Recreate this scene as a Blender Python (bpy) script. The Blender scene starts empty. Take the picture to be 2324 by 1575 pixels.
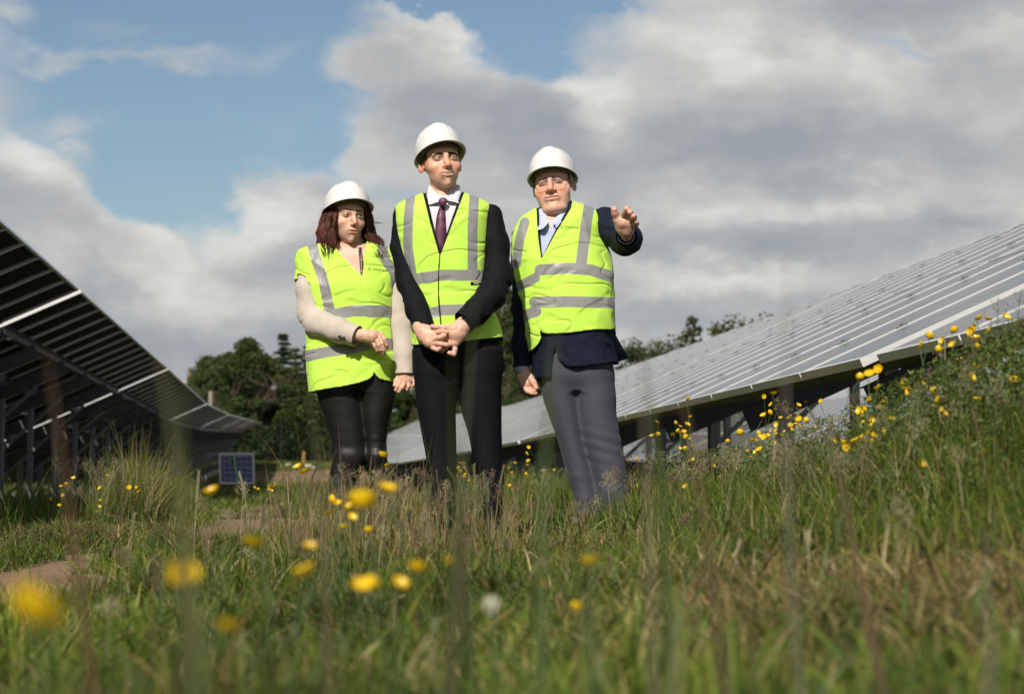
import bpy, bmesh, math, random
import numpy as np
from mathutils import Vector, Matrix, Quaternion
random.seed(7); RNG = np.random.default_rng(11)
SC = bpy.context.scene; COL = SC.collection
R = math.radians
# ------------------------------------------------------------------ camera
# world: +Y runs along the rows of panels, X across them, ground near the people about z = 0
YAW, PITCH, CAMZ, FPX = 0.102, 0.0616, 0.34, 4519.0
cd = bpy.data.cameras.new('camera'); cam = bpy.data.objects.new('camera', cd); COL.objects.link(cam)
cd.lens = 70.0; cd.sensor_width = 36.0; cd.clip_start = 0.05; cd.clip_end = 3000
cam.location = (0, 0, CAMZ); cam.rotation_euler = (math.pi/2 + PITCH, 0, -YAW)
cd.dof.use_dof = True; cd.dof.focus_distance = 8.8; cd.dof.aperture_fstop = 4.5; cd.dof.aperture_blades = 0
SC.camera = cam
FW = Vector((math.sin(YAW)*math.cos(PITCH), math.cos(YAW)*math.cos(PITCH), math.sin(PITCH)))
RT = Vector((math.cos(YAW), -math.sin(YAW), 0)); UP = RT.cross(FW)
def at(x, y, depth):
    """world point seen at (x, y) of a 2324 x 1575 frame, at a depth in metres along the view axis"""
    x, y, depth = float(x), float(y), float(depth)
    return Vector((0, 0, CAMZ)) + depth*(FW + RT*((x-1162)/FPX) - UP*((y-787.5)/FPX))
# ------------------------------------------------------------------ sun and sky
sun_dir = Vector((-0.46, -1.06, 1.0)).normalized()
sl = bpy.data.lights.new('sun', 'SUN'); so = bpy.data.objects.new('sun', sl); COL.objects.link(so)
sl.energy = 5.0; sl.angle = R(0.53); sl.color = (1.0, 0.93, 0.82)
so.rotation_euler = sun_dir.to_track_quat('Z', 'Y').to_euler()
SC.view_settings.view_transform = 'Standard'; SC.view_settings.look = 'None'
SC.view_settings.exposure = 0.0; SC.view_settings.gamma = 1.0
W = bpy.data.worlds.new('World'); SC.world = W; W.use_nodes = True
class NT:
    """short hand for building node trees"""
    def __init__(s, nt): s.nt = nt; s.n = nt.nodes; s.l = nt.links
    def new(s, t, **k):
        n = s.n.new(t)
        for a, b in k.items(): setattr(n, a, b)
        return n
    def put(s, sock, v):
        if isinstance(v, bpy.types.NodeSocket): s.l.new(v, sock)
        elif v is not None: sock.default_value = v
    def m(s, op, a, b=None, c=None, clamp=False):
        n = s.new('ShaderNodeMath', operation=op, use_clamp=clamp)
        s.put(n.inputs[0], a)
        if b is not None: s.put(n.inputs[1], b)
        if c is not None: s.put(n.inputs[2], c)
        return n.outputs[0]
    def mix(s, f, a, b, kind='RGBA'):
        n = s.new('ShaderNodeMix', data_type=kind)
        i = (0, 6, 7) if kind == 'RGBA' else (0, 2, 3)
        s.put(n.inputs[i[0]], f); s.put(n.inputs[i[1]], a); s.put(n.inputs[i[2]], b)
        return n.outputs[2 if kind == 'RGBA' else 0]
    def smooth(s, v, lo, hi, a=0.0, b=1.0):
        n = s.new('ShaderNodeMapRange', interpolation_type='SMOOTHSTEP')
        for i, q in enumerate((v, lo, hi, a, b)): s.put(n.inputs[i], q)
        return n.outputs[0]
    def noise(s, vec, scale, detail=4, rough=.55, dist=0.0, lac=2.0):
        n = s.new('ShaderNodeTexNoise'); s.put(n.inputs['Vector'], vec)
        n.inputs['Scale'].default_value = scale; n.inputs['Detail'].default_value = detail
        n.inputs['Roughness'].default_value = rough; n.inputs['Distortion'].default_value = dist; n.inputs['Lacunarity'].default_value = lac
        return n.outputs[0]
    def xyz(s, x, y, z):
        n = s.new('ShaderNodeCombineXYZ')
        for i, q in enumerate((x, y, z)): s.put(n.inputs[i], q)
        return n.outputs[0]
def build_sky():
    t = NT(W.node_tree); t.n.clear()
    out = t.new('ShaderNodeOutputWorld'); bg = t.new('ShaderNodeBackground')
    sky = t.new('ShaderNodeTexSky', sky_type='NISHITA'); sky.sun_disc = False
    sky.sun_elevation = math.asin(sun_dir.z); sky.sun_rotation = math.atan2(sun_dir.x, sun_dir.y)
    sky.altitude = 50; sky.air_density = 1.0; sky.dust_density = 1.2; sky.ozone_density = 1.3
    tc = t.new('ShaderNodeTexCoord').outputs['Generated']
    sp = t.new('ShaderNodeSeparateXYZ'); t.l.new(tc, sp.inputs[0])
    az = t.m('SUBTRACT', t.m('ARCTAN2', sp.outputs[0], sp.outputs[1]), YAW)      # compass direction
    el = t.m('ARCSINE', sp.outputs[2])                                            # height above the horizon
    U = t.m('MULTIPLY', az, 4.519); V = t.m('MULTIPLY', el, 4.519)                # units of 12.7 degrees
    P = t.xyz(U, V, 0)
    n1 = t.noise(t.xyz(U, t.m('MULTIPLY', V, 1.7), 3.1), 2.6, 8, .50, .2)
    wx = t.m('MULTIPLY', t.m('SUBTRACT', t.noise(t.xyz(U, t.m('MULTIPLY', V, 1.5), 9.7), 3.5, 5, .6), .5), .34)
    wy = t.m('MULTIPLY', t.m('SUBTRACT', t.noise(t.xyz(U, t.m('MULTIPLY', V, 1.5), 5.3), 3.5, 5, .6), .5), .26)
    U2 = t.m('ADD', U, wx); V2 = t.m('ADD', V, wy)
    def blob(x, y, rx, ry, rot=0.0, w=1.0, soft=.55):
        # a soft ellipse of cloud centred on a compass direction and height
        cx = (x-1162)/1000; cy = (1065-y)/1000; rx /= 1000; ry /= 1000; c, s_ = math.cos(rot), math.sin(rot)
        dx = t.m('SUBTRACT', U2, cx); dy = t.m('SUBTRACT', V2, cy)
        a = t.m('MULTIPLY_ADD', dx, c/rx, t.m('MULTIPLY', dy, s_/rx)); b = t.m('MULTIPLY_ADD', dx, -s_/ry, t.m('MULTIPLY', dy, c/ry))
        d = t.m('SQRT', t.m('ADD', t.m('MULTIPLY', a, a), t.m('MULTIPLY', b, b)))
        return t.smooth(d, 1.0+soft*.6, 1.0-soft, 0.0, w)
    def total(L, op='MAXIMUM'):
        r = blob(*L[0])
        for b in L[1:]: r = t.m(op, r, blob(*b))
        return r
    # clouds
    cov = total([(1010, 150, 270, 130, -.25), (1180, 330, 440, 190, -.12), (1700, 260, 430, 330, 0), (2150, 330, 420, 330, 0), (2150, 40, 420, 95, 0),
                 (60, 560, 250, 240, -.5), (330, 700, 330, 190, -.2), (760, 640, 420, 250, .1), (1300, 720, 600, 330, 0), (1900, 680, 600, 300, 0),
                 (640, 900, 800, 260, 0), (250, 150, 380, 34, .09, .55, 1.4), (160, 300, 130, 46, -.1, .50, 1.3), (0, 90, 90, 60, 0, .45, .9), (260, 90, 130, 50, .2, .35, .9), (380, 378, 50, 14, 0, .6, .9)])
    gap = total([(1150, 120, 95, 150, .9, 1.0, .8), (1010, 12, 420, 16, 0, .8, .9), (2080, 150, 110, 30, -.2, .75, .9), (360, 420, 160, 110, .2, .9, .8), (730, 300, 60, 90, 0, .5, .9)])
    far = t.m('MAXIMUM', t.smooth(t.m('ABSOLUTE', t.m('ADD', U, 0.0)), 1.0, 1.3), t.smooth(V, 1.05, 1.35))      # the rest of the sky: broken cloud
    cov = t.m('MAXIMUM', cov, t.m('MULTIPLY', far, t.smooth(V, 1.3, 2.4, .66, .22)))
    cov = t.m('SUBTRACT', cov, t.m('MULTIPLY', gap, .75))
    dens = t.m('ADD', cov, t.m('MULTIPLY', t.m('SUBTRACT', n1, .5), .95))
    alpha = t.smooth(dens, .10, .80)
    # light and dark parts of the cloud bodies
    n2 = t.noise(t.xyz(U, t.m('MULTIPLY', V, 2.0), 7.7), 3.4, 8, .55, .15)
    n3 = t.noise(t.xyz(U, t.m('MULTIPLY', V, 2.2), 1.2), 9.0, 6, .6, .2)
    dark = total([(1730, 345, 430, 62, -.05, 1.0, .9), (1120, 290, 260, 85, -.25, .85, .9), (120, 520, 260, 75, -.35, .5, .9), (230, 650, 120, 45, -.3, .4, .9), (2080, 45, 380, 60, 0, .7, .9),
                  (1650, 560, 360, 40, 0, .6, .9), (600, 800, 500, 60, 0, .5, .9), (2050, 520, 300, 40, 0, .55, .9), (1500, 700, 400, 55, 0, .5, .9), (700, 560, 280, 45, 0, .4, .9), (850, 440, 200, 35, 0, .4, .9)])
    lite = total([(1000, 60, 230, 42, -.25, .9, .9), (1320, 250, 160, 60, -.6, .8, .9), (40, 370, 150, 60, -.6, .9, .9), (1720, 130, 260, 80, -.2, .8, .9), (360, 610, 200, 80, -.6, .9, .9),
                  (560, 520, 200, 60, .1, .9, .9), (1800, 470, 500, 35, 0, .5, .9), (1600, 620, 300, 40, 0, .6, .9), (640, 700, 250, 60, 0, .6, .9), (2250, 600, 200, 60, 0, .5, .9)])
    sh = t.m('ADD', t.m('MULTIPLY', t.m('SUBTRACT', n2, .5), 1.2), t.m('MULTIPLY', t.m('SUBTRACT', n3, .5), .35))
    sh = t.m('ADD', sh, t.m('SUBTRACT', t.m('MULTIPLY', lite, .45), t.m('MULTIPLY', dark, .55)))
    edge = t.smooth(dens, .35, 1.0, .22, 0.0)
    sh = t.m('ADD', t.m('ADD', sh, .50), edge, clamp=True)
    rc = t.new('ShaderNodeValToRGB'); t.l.new(sh, rc.inputs[0]); e = rc.color_ramp.elements
    e[0].position = 0.0; e[0].color = (3.9, 4.3, 4.7, 1); e[1].position = 1.0; e[1].color = (8.8, 8.6, 8.15, 1)
    k = e.new(.45); k.color = (5.5, 5.6, 5.7, 1); k = e.new(.72); k.color = (7.0, 6.9, 6.65, 1)
    blue = t.new('ShaderNodeMix', data_type='RGBA', blend_type='MULTIPLY'); blue.inputs[0].default_value = 1
    t.l.new(sky.outputs[0], blue.inputs[6]); blue.inputs[7].default_value = SKYTINT
    # a thin haze towards the horizon, bluer where the sky shows through
    hz = t.smooth(V, .02, .30, 1.0, 0.0)
    col = t.mix(alpha, blue.outputs[2], rc.outputs[0])
    col = t.mix(t.m('MULTIPLY', hz, .45), col, (3.1, 3.6, 4.2, 1))
    low = t.smooth(sp.outputs[2], -.03, 0.0)
    col = t.mix(low, (.55, .65, .35, 1), col)
    t.l.new(col, bg.inputs[0]); bg.inputs[1].default_value = 0.085
    t.l.new(bg.outputs[0], out.inputs[0])
    W.cycles.sampling_method = 'MANUAL'; W.cycles.sample_map_resolution = 512
SKYTINT = (1.0, 1.04, 1.01, 1)
build_sky()
# ------------------------------------------------------------------ helpers
def tag(o, label=None, cat=None, group=None, kind=None):
    if label: o['label'] = label
    if cat: o['category'] = cat
    if group: o['group'] = group
    if kind: o['kind'] = kind
    return o
def mesh_np(name, V, F, mats=None, smooth=False, parent=None, fm=None, attrs=None, link=True):
    """V (n,3), F (m,3|4) numpy -> object"""
    me = bpy.data.meshes.new(name); V = np.asarray(V, np.float32)
    if isinstance(F, np.ndarray) and F.ndim == 2:
        n, k = F.shape
        me.vertices.add(len(V)); me.vertices.foreach_set('co', V.ravel())
        me.loops.add(n*k); me.loops.foreach_set('vertex_index', F.astype(np.int32).ravel())
        me.polygons.add(n); me.polygons.foreach_set('loop_start', np.arange(0, n*k, k, dtype=np.int32))
    else: me.from_pydata([tuple(map(float, v)) for v in V], [], [tuple(map(int, f)) for f in F])
    me.update(calc_edges=True)
    if smooth: me.polygons.foreach_set('use_smooth', np.ones(len(me.polygons), bool))
    for m in (mats if isinstance(mats, (list, tuple)) else [mats]):
        if m is not None: me.materials.append(m)
    if fm is not None: me.polygons.foreach_set('material_index', np.asarray(fm, np.int32))
    for k, a in (attrs or {}).items():
        a = np.asarray(a, np.float32)
        if a.ndim == 1:
            at_ = me.attributes.new(k, 'FLOAT', 'POINT'); at_.data.foreach_set('value', a)
        else:
            at_ = me.attributes.new(k, 'FLOAT_COLOR', 'POINT')
            at_.data.foreach_set('color', np.concatenate([a, np.ones((len(a), 1), np.float32)], 1).ravel() if a.shape[1] == 3 else a.ravel())
    o = bpy.data.objects.new(name, me)
    if link: COL.objects.link(o)
    if parent is not None: o.parent = parent
    return o
def empty(name, loc=(0, 0, 0), rz=0.0):
    o = bpy.data.objects.new(name, None); o.empty_display_size = .1; COL.objects.link(o)
    o.location = loc; o.rotation_euler = (0, 0, rz); return o
class MB:
    """collects boxes and tubes into one mesh"""
    def __init__(s): s.V = []; s.F = []; s.M = []
    def add(s, V, F, m=0):
        b = len(s.V); s.V += [tuple(v) for v in V]; s.F += [tuple(i+b for i in f) for f in F]; s.M += [m]*len(F)
    def box(s, lo, hi, m=0, T=None, bev=0.0):
        x0, y0, z0 = lo; x1, y1, z1 = hi
        V = [(x0, y0, z0), (x1, y0, z0), (x1, y1, z0), (x0, y1, z0), (x0, y0, z1), (x1, y0, z1), (x1, y1, z1), (x0, y1, z1)]
        if T is not None: V = [T @ Vector(v) for v in V]
        s.add(V, [(3, 2, 1, 0), (4, 5, 6, 7), (0, 1, 5, 4), (1, 2, 6, 5), (2, 3, 7, 6), (3, 0, 4, 7)], m)
    def bar(s, a, b, w, h, m=0, up=Vector((0, 0, 1))):
        """box beam from a to b, w wide and h deep"""
        a, b = Vector(a), Vector(b); d = (b-a).normalized(); x = d.cross(up)
        if x.length < 1e-4: x = d.cross(Vector((0, 1, 0)))
        x.normalize(); y = x.cross(d)
        V = [p + x*sx*w/2 + y*sy*h/2 for p in (a, b) for sx, sy in ((-1, -1), (1, -1), (1, 1), (-1, 1))]
        s.add(V, [(3, 2, 1, 0), (4, 5, 6, 7), (0, 1, 5, 4), (1, 2, 6, 5), (2, 3, 7, 6), (3, 0, 4, 7)], m)
    def tube(s, pts, rad, n=8, m=0, cap=True):
        pts = [Vector(p) for p in pts]; N = len(pts)
        if not hasattr(rad, '__len__'): rad = [rad]*N
        V = []; prev = None
        for i, p in enumerate(pts):
            d = (pts[min(i+1, N-1)] - pts[max(i-1, 0)]).normalized()
            if prev is None: x = d.orthogonal().normalized()
            else:
                x = prev - d*prev.dot(d); x = x.normalized() if x.length > 1e-6 else d.orthogonal().normalized()
            prev = x; y = d.cross(x)
            for k in range(n):
                a = 2*math.pi*k/n; V.append(p + (x*math.cos(a) + y*math.sin(a))*rad[i])
        F = [(i*n+k, i*n+(k+1) % n, (i+1)*n+(k+1) % n, (i+1)*n+k) for i in range(N-1) for k in range(n)]
        if cap: F += [tuple(reversed(range(n))), tuple(range((N-1)*n, N*n))]
        s.add(V, F, m)
    def build(s, name, mats, parent=None, smooth=False, link=True):
        o = mesh_np(name, s.V, s.F, mats, smooth, parent, s.M, link=link); return o
def smooth_by_angle(o, deg=35):
    o.data.polygons.foreach_set('use_smooth', np.ones(len(o.data.polygons), bool))
    o.data.set_sharp_from_angle(angle=R(deg)); return o
def mat(name, col, rough=.6, metal=0.0, spec=.5, var=0.0, vscale=8.0, bump=0.0, bscale=60.0, sheen=0.0, attr=None, coat=0.0, col2=None, trans=0.0, fn=None, detail=4):
    """principled material with noise in colour and surface; attr = name of a colour attribute that replaces col"""
    m = bpy.data.materials.new(name); m.use_nodes = True; t = NT(m.node_tree); t.n.clear()
    out = t.new('ShaderNodeOutputMaterial'); b = t.new('ShaderNodeBsdfPrincipled')
    b.inputs['Roughness'].default_value = rough; b.inputs['Metallic'].default_value = metal
    b.inputs['Specular IOR Level'].default_value = spec; b.inputs['Sheen Weight'].default_value = sheen; b.inputs['Coat Weight'].default_value = coat
    co = t.new('ShaderNodeTexCoord').outputs['Object']
    base = (*col, 1)
    if attr: a = t.new('ShaderNodeAttribute', attribute_name=attr); base = a.outputs['Color']
    if var or col2:
        n = t.noise(co, vscale, detail, .6)
        if col2: base = t.mix(t.smooth(n, .35, .65), base, (*col2, 1))
        if var:
            f = t.smooth(t.noise(co, vscale*1.7, 4, .6), .25, .75, 1-var, 1+var)
            x = t.new('ShaderNodeMix', data_type='RGBA', blend_type='MULTIPLY'); x.inputs[0].default_value = 1
            t.put(x.inputs[6], base); g = t.new('ShaderNodeCombineColor'); [t.put(g.inputs[i], f) for i in range(3)]; t.l.new(g.outputs[0], x.inputs[7]); base = x.outputs[2]
    nb = None
    if bump:
        bn = t.new('ShaderNodeBump'); bn.inputs['Strength'].default_value = 1; bn.inputs['Distance'].default_value = bump
        t.l.new(t.noise(co, bscale, 5, .6), bn.inputs['Height']); nb = bn.outputs[0]; t.l.new(nb, b.inputs['Normal'])
    if fn: base = fn(t, b, co, base, nb) or base
    t.put(b.inputs['Base Color'], base)
    sh = b.outputs[0]
    if trans:
        tr = t.new('ShaderNodeBsdfTranslucent'); t.put(tr.inputs[0], base); ms = t.new('ShaderNodeMixShader'); ms.inputs[0].default_value = trans
        t.l.new(sh, ms.inputs[1]); t.l.new(tr.outputs[0], ms.inputs[2]); sh = ms.outputs[0]
    t.l.new(sh, out.inputs[0]); return m
def vnoise(P, seed=0):
    """smooth value noise, P (n,3) -> (n,) in -1..1"""
    P = np.asarray(P, np.float64); I = np.floor(P).astype(np.int64); f = P - I; f = f*f*(3-2*f)
    def h(ix, iy, iz):
        n = (ix*374761393 + iy*668265263 + iz*2147483647 + seed*1274126177) & 0xffffffff
        n = ((n ^ (n >> 13))*1274126177) & 0xffffffff
        return ((n ^ (n >> 16)) & 0xffff)/32767.5 - 1
    r = 0
    for dx in (0, 1):
        for dy in (0, 1):
            for dz in (0, 1):
                w = (f[:, 0] if dx else 1-f[:, 0])*(f[:, 1] if dy else 1-f[:, 1])*(f[:, 2] if dz else 1-f[:, 2])
                r = r + w*h(I[:, 0]+dx, I[:, 1]+dy, I[:, 2]+dz)
    return r
def fbm(P, o=4, seed=0):
    r = 0; a = 1.0; P = np.asarray(P, float)
    for i in range(o): r = r + a*vnoise(P, seed+i*17); P = P*2.03; a *= .5
    return r
# ------------------------------------------------------------------ terrain
GY = [-20, 0, 10, 16, 22, 36, 50, 63, 77, 90, 105, 118, 135, 170, 260, 600, 1500]
GZ = [0, 0, 0, -.04, -.11, -.26, -.40, -.36, -.12, .2, .62, .86, 1.3, 2.2, 3.4, 6, 10]
def ground_z(x, y):
    x = np.asarray(x, float); y = np.asarray(y, float)
    z = np.interp(y, GY, GZ)
    near = np.clip((30-y)/20, 0, 1)
    z = z + near*(.13*np.clip((x-.55)/1.6, 0, 1)**1.3 + .10*np.exp(-((x-1.9)/.9)**2-((y-4.5)/2.6)**2))
    P = np.stack([x, y, 0*x], -1).reshape(-1, 3)
    n = (.035*vnoise(P*.9, 1) + .018*vnoise(P*2.7, 2) + .008*vnoise(P*7, 3)).reshape(x.shape)
    return z + n
# ------------------------------------------------------------------ ground sheet
def soil_mask(x, y):
    """1 where bare soil shows: the worn track along the left row and patches of it farther on"""
    P = np.stack([x*1.1, y*.45, 0*x], -1).reshape(-1, 3); n = fbm(P, 3, 31).reshape(x.shape)
    c = np.interp(y, [4, 6, 7.5, 9.3, 14, 25, 60], [-1.15, -.93, -.80, -.60, -.45, -.5, -.2])
    tr = np.clip(1.35 - np.abs(x-c)/(.38+.010*np.maximum(y-8, 0)) + n*.85, 0, 1)
    nearp = np.clip(1.2 - np.hypot((x+.62)/.40, (y-3.0)/.55) + n*.4, 0, 1)
    bare = np.clip(1.35 - np.hypot((x+.76)/.42, (y-6.1)/.9) + n*.4, 0, 1); nearp = np.maximum(nearp, bare)
    far = np.clip(1.3 - np.hypot((x-.5)/5.0, (y-84)/13) + n*.3, 0, 1)
    mid = np.clip(1.2 - np.hypot((x-1.0)/.75, (y-17)/4.5) + n*.5, 0, 1)
    return np.clip(np.maximum.reduce([tr*np.clip((y-4.2)/1.2, 0, 1)*np.clip((60-y)/20, 0, 1), nearp, far, mid*.9]), 0, 1)
def build_ground():
    ys = np.concatenate([np.arange(-3, 20, .12), np.arange(20, 60, .5), np.arange(60, 140, 1.5), np.geomspace(140, 1500, 40)])
    xs = np.concatenate([-np.geomspace(1200, 14, 30), np.arange(-13, -4, .5), np.arange(-4, 5, .12), np.arange(5, 14, .5), np.geomspace(14, 1200, 30)])
    X, Y = np.meshgrid(xs, ys, indexing='ij'); Z = ground_z(X, Y)
    n, m = X.shape; V = np.stack([X, Y, Z], -1).reshape(-1, 3)
    i = np.arange((n-1)*(m-1)); a = (i//(m-1))*m + i % (m-1)
    F = np.stack([a, a+m, a+m+1, a+1], 1)
    s = soil_mask(X, Y).ravel()
    m_ = mat('soil_and_turf', (.1, .1, .03), .95, var=0, bump=.012, bscale=14, spec=.1, fn=ground_fn)
    o = mesh_np('ground', V, F, m_, True, attrs={'soil': s}); tag(o, 'field of grass and worn brown soil between the rows of panels', 'ground', kind='structure')
def ground_fn(t, b, co, base, nb):
    a = t.new('ShaderNodeAttribute', attribute_name='soil').outputs['Fac']
    n1 = t.noise(co, 2.5, 6, .65); n2 = t.noise(co, 40, 5, .7)
    soil = t.mix(n1, (.13, .080, .045, 1), (.30, .20, .125, 1)); soil = t.mix(t.smooth(n2, .5, .75), soil, (.36, .27, .19, 1))
    turf = t.mix(t.smooth(n1, .35, .65), (.030, .042, .010, 1), (.075, .070, .022, 1)); turf = t.mix(t.smooth(n2, .55, .8), turf, (.13, .11, .05, 1))
    f = t.smooth(t.m('ADD', a, t.m('MULTIPLY', t.m('SUBTRACT', n2, .5), .5)), .35, .6)
    return t.mix(f, turf, soil)
build_ground()
# ------------------------------------------------------------------ solar tables
M_ALU = mat('anodised_aluminium', (.78, .78, .76), .32, .35, .6, var=.05, vscale=3)
M_POST = mat('galvanised_post', (.27, .285, .295), .45, .6, .5, var=.15, vscale=6)
M_STEEL = mat('galvanised_steel', (.115, .12, .125), .5, .5, .5, var=.18, vscale=6, bump=.0004, bscale=200)
def glass_fn(t, b, co, base, nb):
    # cells behind the glass: grid of fine light lines, dust on top
    s = t.new('ShaderNodeSeparateXYZ'); t.l.new(co, s.inputs[0])
    def lines(v, n, w):
        f = t.m('FRACT', t.m('MULTIPLY', v, n)); return t.m('GREATER_THAN', t.m('ABSOLUTE', t.m('SUBTRACT', f, .5)), .5-w)
    g = t.m('MAXIMUM', lines(s.outputs[1], 6/1.0, .012), lines(s.outputs[0], 12/2.2, .012))
    c = t.mix(g, base, (.04, .045, .055, 1))
    d = t.noise(co, 3.0, 6, .65); c = t.mix(t.smooth(d, .35, .9, .06, .16), c, (.30, .29, .27, 1))
    t.put(b.inputs['Roughness'], t.smooth(d, .3, .8, .12, .20)); return c
M_GLASS = mat('solar_glass', (.010, .014, .024), .15, 0, .42, fn=glass_fn)
def back_fn(t, b, co, base, nb):
    s = t.new('ShaderNodeSeparateXYZ'); t.l.new(co, s.inputs[0])
    def lines(v, n, w):
        f = t.m('FRACT', t.m('MULTIPLY', v, n)); return t.m('GREATER_THAN', t.m('ABSOLUTE', t.m('SUBTRACT', f, .5)), .5-w)
    g = t.m('MAXIMUM', lines(s.outputs[1], 6/1.0, .02), lines(s.outputs[0], 12/2.2, .02))
    return t.mix(g, base, (.035, .036, .034, 1))
M_BACK = mat('panel_backsheet', (.006, .006, .007), .55, 0, .2, fn=back_fn)
PL, PW, TH = 2.235, 1.02, .038           # panel length up the slope, width along the row, frame depth
PITCHW, NPAN, TAB = 1.04, 13, 13.75
TILT = math.atan(.45); SL = 2*PL + .02
# panel prototype: origin at its lower near corner, x up the slope, y along the row, z out of the face
def make_panel_meshes():
    f = MB(); w = .028
    f.box((0, 0, -TH), (w, PW, 0)); f.box((PL-w, 0, -TH), (PL, PW, 0)); f.box((w, 0, -TH), (PL-w, w, 0)); f.box((w, PW-w, -TH), (PL-w, PW, 0))
    fr = f.build('frame', [M_ALU], link=False)
    g = MB(); g.box((w+.0005, w+.0005, -.012), (PL-w-.0005, PW-w-.0005, -.003), 0); g.M = [1, 0, 1, 1, 1, 1]
    gl = g.build('solar_cells', [M_GLASS, M_BACK], link=False)
    j = MB(); j.box((PL*.5-.05, PW*.5-.06, -.035), (PL*.5+.05, PW*.5+.06, -.0125)); jb = j.build('junction_box', [M_BACK], link=False)
    c = MB()
    c.box((-.03, -.018, .0005), (.03, -.001, .006)); c.box((-.008, -.014, .006), (.008, -.004, .014))
    cl = c.build('clamp', [M_STEEL], link=False)
    return fr.data, gl.data, jb.data, cl.data
FRM, GLM, JBM, CLM = make_panel_meshes()
def post_mesh(h, w=.11, d=.06):
    m = MB(); e = .006
    m.box((-d/2, -w/2, 0), (-d/2+e, w/2, h)); m.box((-d/2+e, -w/2, 0), (d/2, -w/2+e, h)); m.box((-d/2+e, w/2-e, 0), (d/2, w/2, h))
    m.box((d/2-e, -w/2+e, 0), (d/2, -w/2+e+.018, h)); m.box((d/2-e, w/2-e-.018, 0), (d/2, w/2-e, h))
    return m
# shared structural meshes, table coordinates: x across (from the low edge), y along the row, z up, origin at the low edge's under side
def sl(s_, n=0.0): return Vector((s_*math.cos(TILT) - n*math.sin(TILT), 0, s_*math.sin(TILT) + n*math.cos(TILT)))
LEN = NPAN*PITCHW
def struct_meshes():
    D = {}
    m = MB()
    for e0, e1, lo, hi in (((-.0), .004, -.16, 0), (0, .06, -.004, 0), (0, .06, -.16, -.156)):
        T = Matrix.Rotation(-TILT, 4, 'Y')
        m.box((e0, 0.02, lo-TH-.001), (e1, LEN-.02, hi-TH-.001), T=T)
    D['purlin'] = m.build('purlin', [M_STEEL], link=False).data
    m = MB(); T = Matrix.Rotation(-TILT, 4, 'Y'); top = -TH-.162
    m.box((.32, -.035, top-.15), (SL-.82, -.029, top), T=T); m.box((.32, -.029, top-.006), (SL-.82, .035, top), T=T); m.box((.32, -.029, top-.15), (SL-.82, .035, top-.144), T=T)
    D['rafter'] = m.build('rafter', [M_STEEL], link=False).data
    FX, RX = 1.35, 2.65
    zf = FX*math.tan(TILT) - .3; zr = RX*math.tan(TILT) - .3
    D['fp'] = post_mesh(zf+2.0, .14, .09).build('post', [M_POST], link=False).data; D['rp'] = post_mesh(zr+2.0, .11, .07).build('post', [M_POST], link=False).data
    m = MB(); m.bar((FX+.05, .05, -.55), (RX-.05+.5, .05, (RX+.45)*math.tan(TILT)-.42), .04, .045); D['brace'] = m.build('brace', [M_POST], link=False).data
    m = MB(); m.box((-.03, -.05, 0), (.03, .05, .16)); D['tag'] = m.build('plate', [M_ALU], link=False).data
    return D, FX, RX, zf, zr
SM, FXP, RXP, ZF, ZR = struct_meshes()
def child(name, data, parent, loc=(0, 0, 0), rot=(0, 0, 0)):
    o = bpy.data.objects.new(name, data); COL.objects.link(o); o.parent = parent; o.location = loc; o.rotation_euler = rot; return o
def table(x_low, y0, z0, y1, z1, label, group, clamps=False):
    """one table of 2 x 13 panels; low edge at x_low, height z0 at the near end and z1 at the far end"""
    pitch = math.atan2(z1-z0, y1-y0)
    e = empty('solar_table', (x_low, y0, z0)); e.rotation_euler = (pitch, 0, 0); tag(e, label, 'solar panels', group)
    for r in range(2):
        for k in range(NPAN):
            p = sl(r*(PL+.02))
            f = child('panel_frame', FRM, e, (p.x, k*PITCHW, p.z), (0, -TILT, 0)); child('solar_cells', GLM, f)
            if k and clamps:
                for s_ in (.55, 1.66): child('clamp', CLM, f, (s_, 0, 0))
    for s_ in (.55, 1.65, 2.8, 3.55):
        p = sl(s_); child('purlin', SM['purlin'], e, (p.x, 0, p.z))
    for k in range(5):
        yy = 1.3+k*2.73; child('rafter', SM['rafter'], e, (0, yy, 0))
        child('post', SM['fp'], e, (FXP, yy+.09, -2.0)); child('post', SM['rp'], e, (RXP, yy+.07, -2.0)); child('brace', SM['brace'], e, (0, yy+.02, 0))
    return e
# height of each row's low edge along the row (metres above z = 0)
def prof(pts): return lambda y: float(np.interp(y, [p[0] for p in pts], [p[1] for p in pts]))
hl = [(-6, 2.20), (8.4, 2.14), (16, 2.10), (22.2, 2.01), (35.9, 1.85), (48.5, 1.67), (62.8, 1.78), (77, 2.02), (90.6, 2.26), (104.5, 2.50)]
left_h = prof([(y, h-1.85+CAMZ-.02) for y, h in hl])
right_h = prof([(y, h+CAMZ) for y, h in [(-6, .62), (6.4, .51), (8.1, .465), (14.8, .40), (22, .318), (40, .215), (55, .18), (66, .22), (86, .56), (118, 1.08), (130, 1.3)]])
ordn = ['nearest', 'second', 'third', 'fourth', 'fifth', 'sixth', 'seventh', 'eighth', 'ninth', 'tenth']
def row(x_low, ya, n, h, desc, group, yoff=0.0):
    for k in range(n):
        y0 = ya + k*TAB; table(x_low, y0, h(y0), y0+TAB, h(y0+TAB), desc % ordn[k], group, 0 < x_low < 5 and k < 4)
if not globals().get("NOROW"): row(-6.6, -5.3, 8, left_h, '%s table from the camera in the left row of panels, dark underside facing the path', 'tables of the left row')
if not globals().get("NOROW"): row(2.3, -5.6, 9, right_h, '%s table from the camera in the right row of panels, grey glass facing the path', 'tables of the near right row')
if not globals().get("NOROW"): row(-15.5, 8.3, 7, lambda y: left_h(y)-.05, '%s table of the dark row seen between the posts of the left row', 'tables of the far left row')
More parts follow.
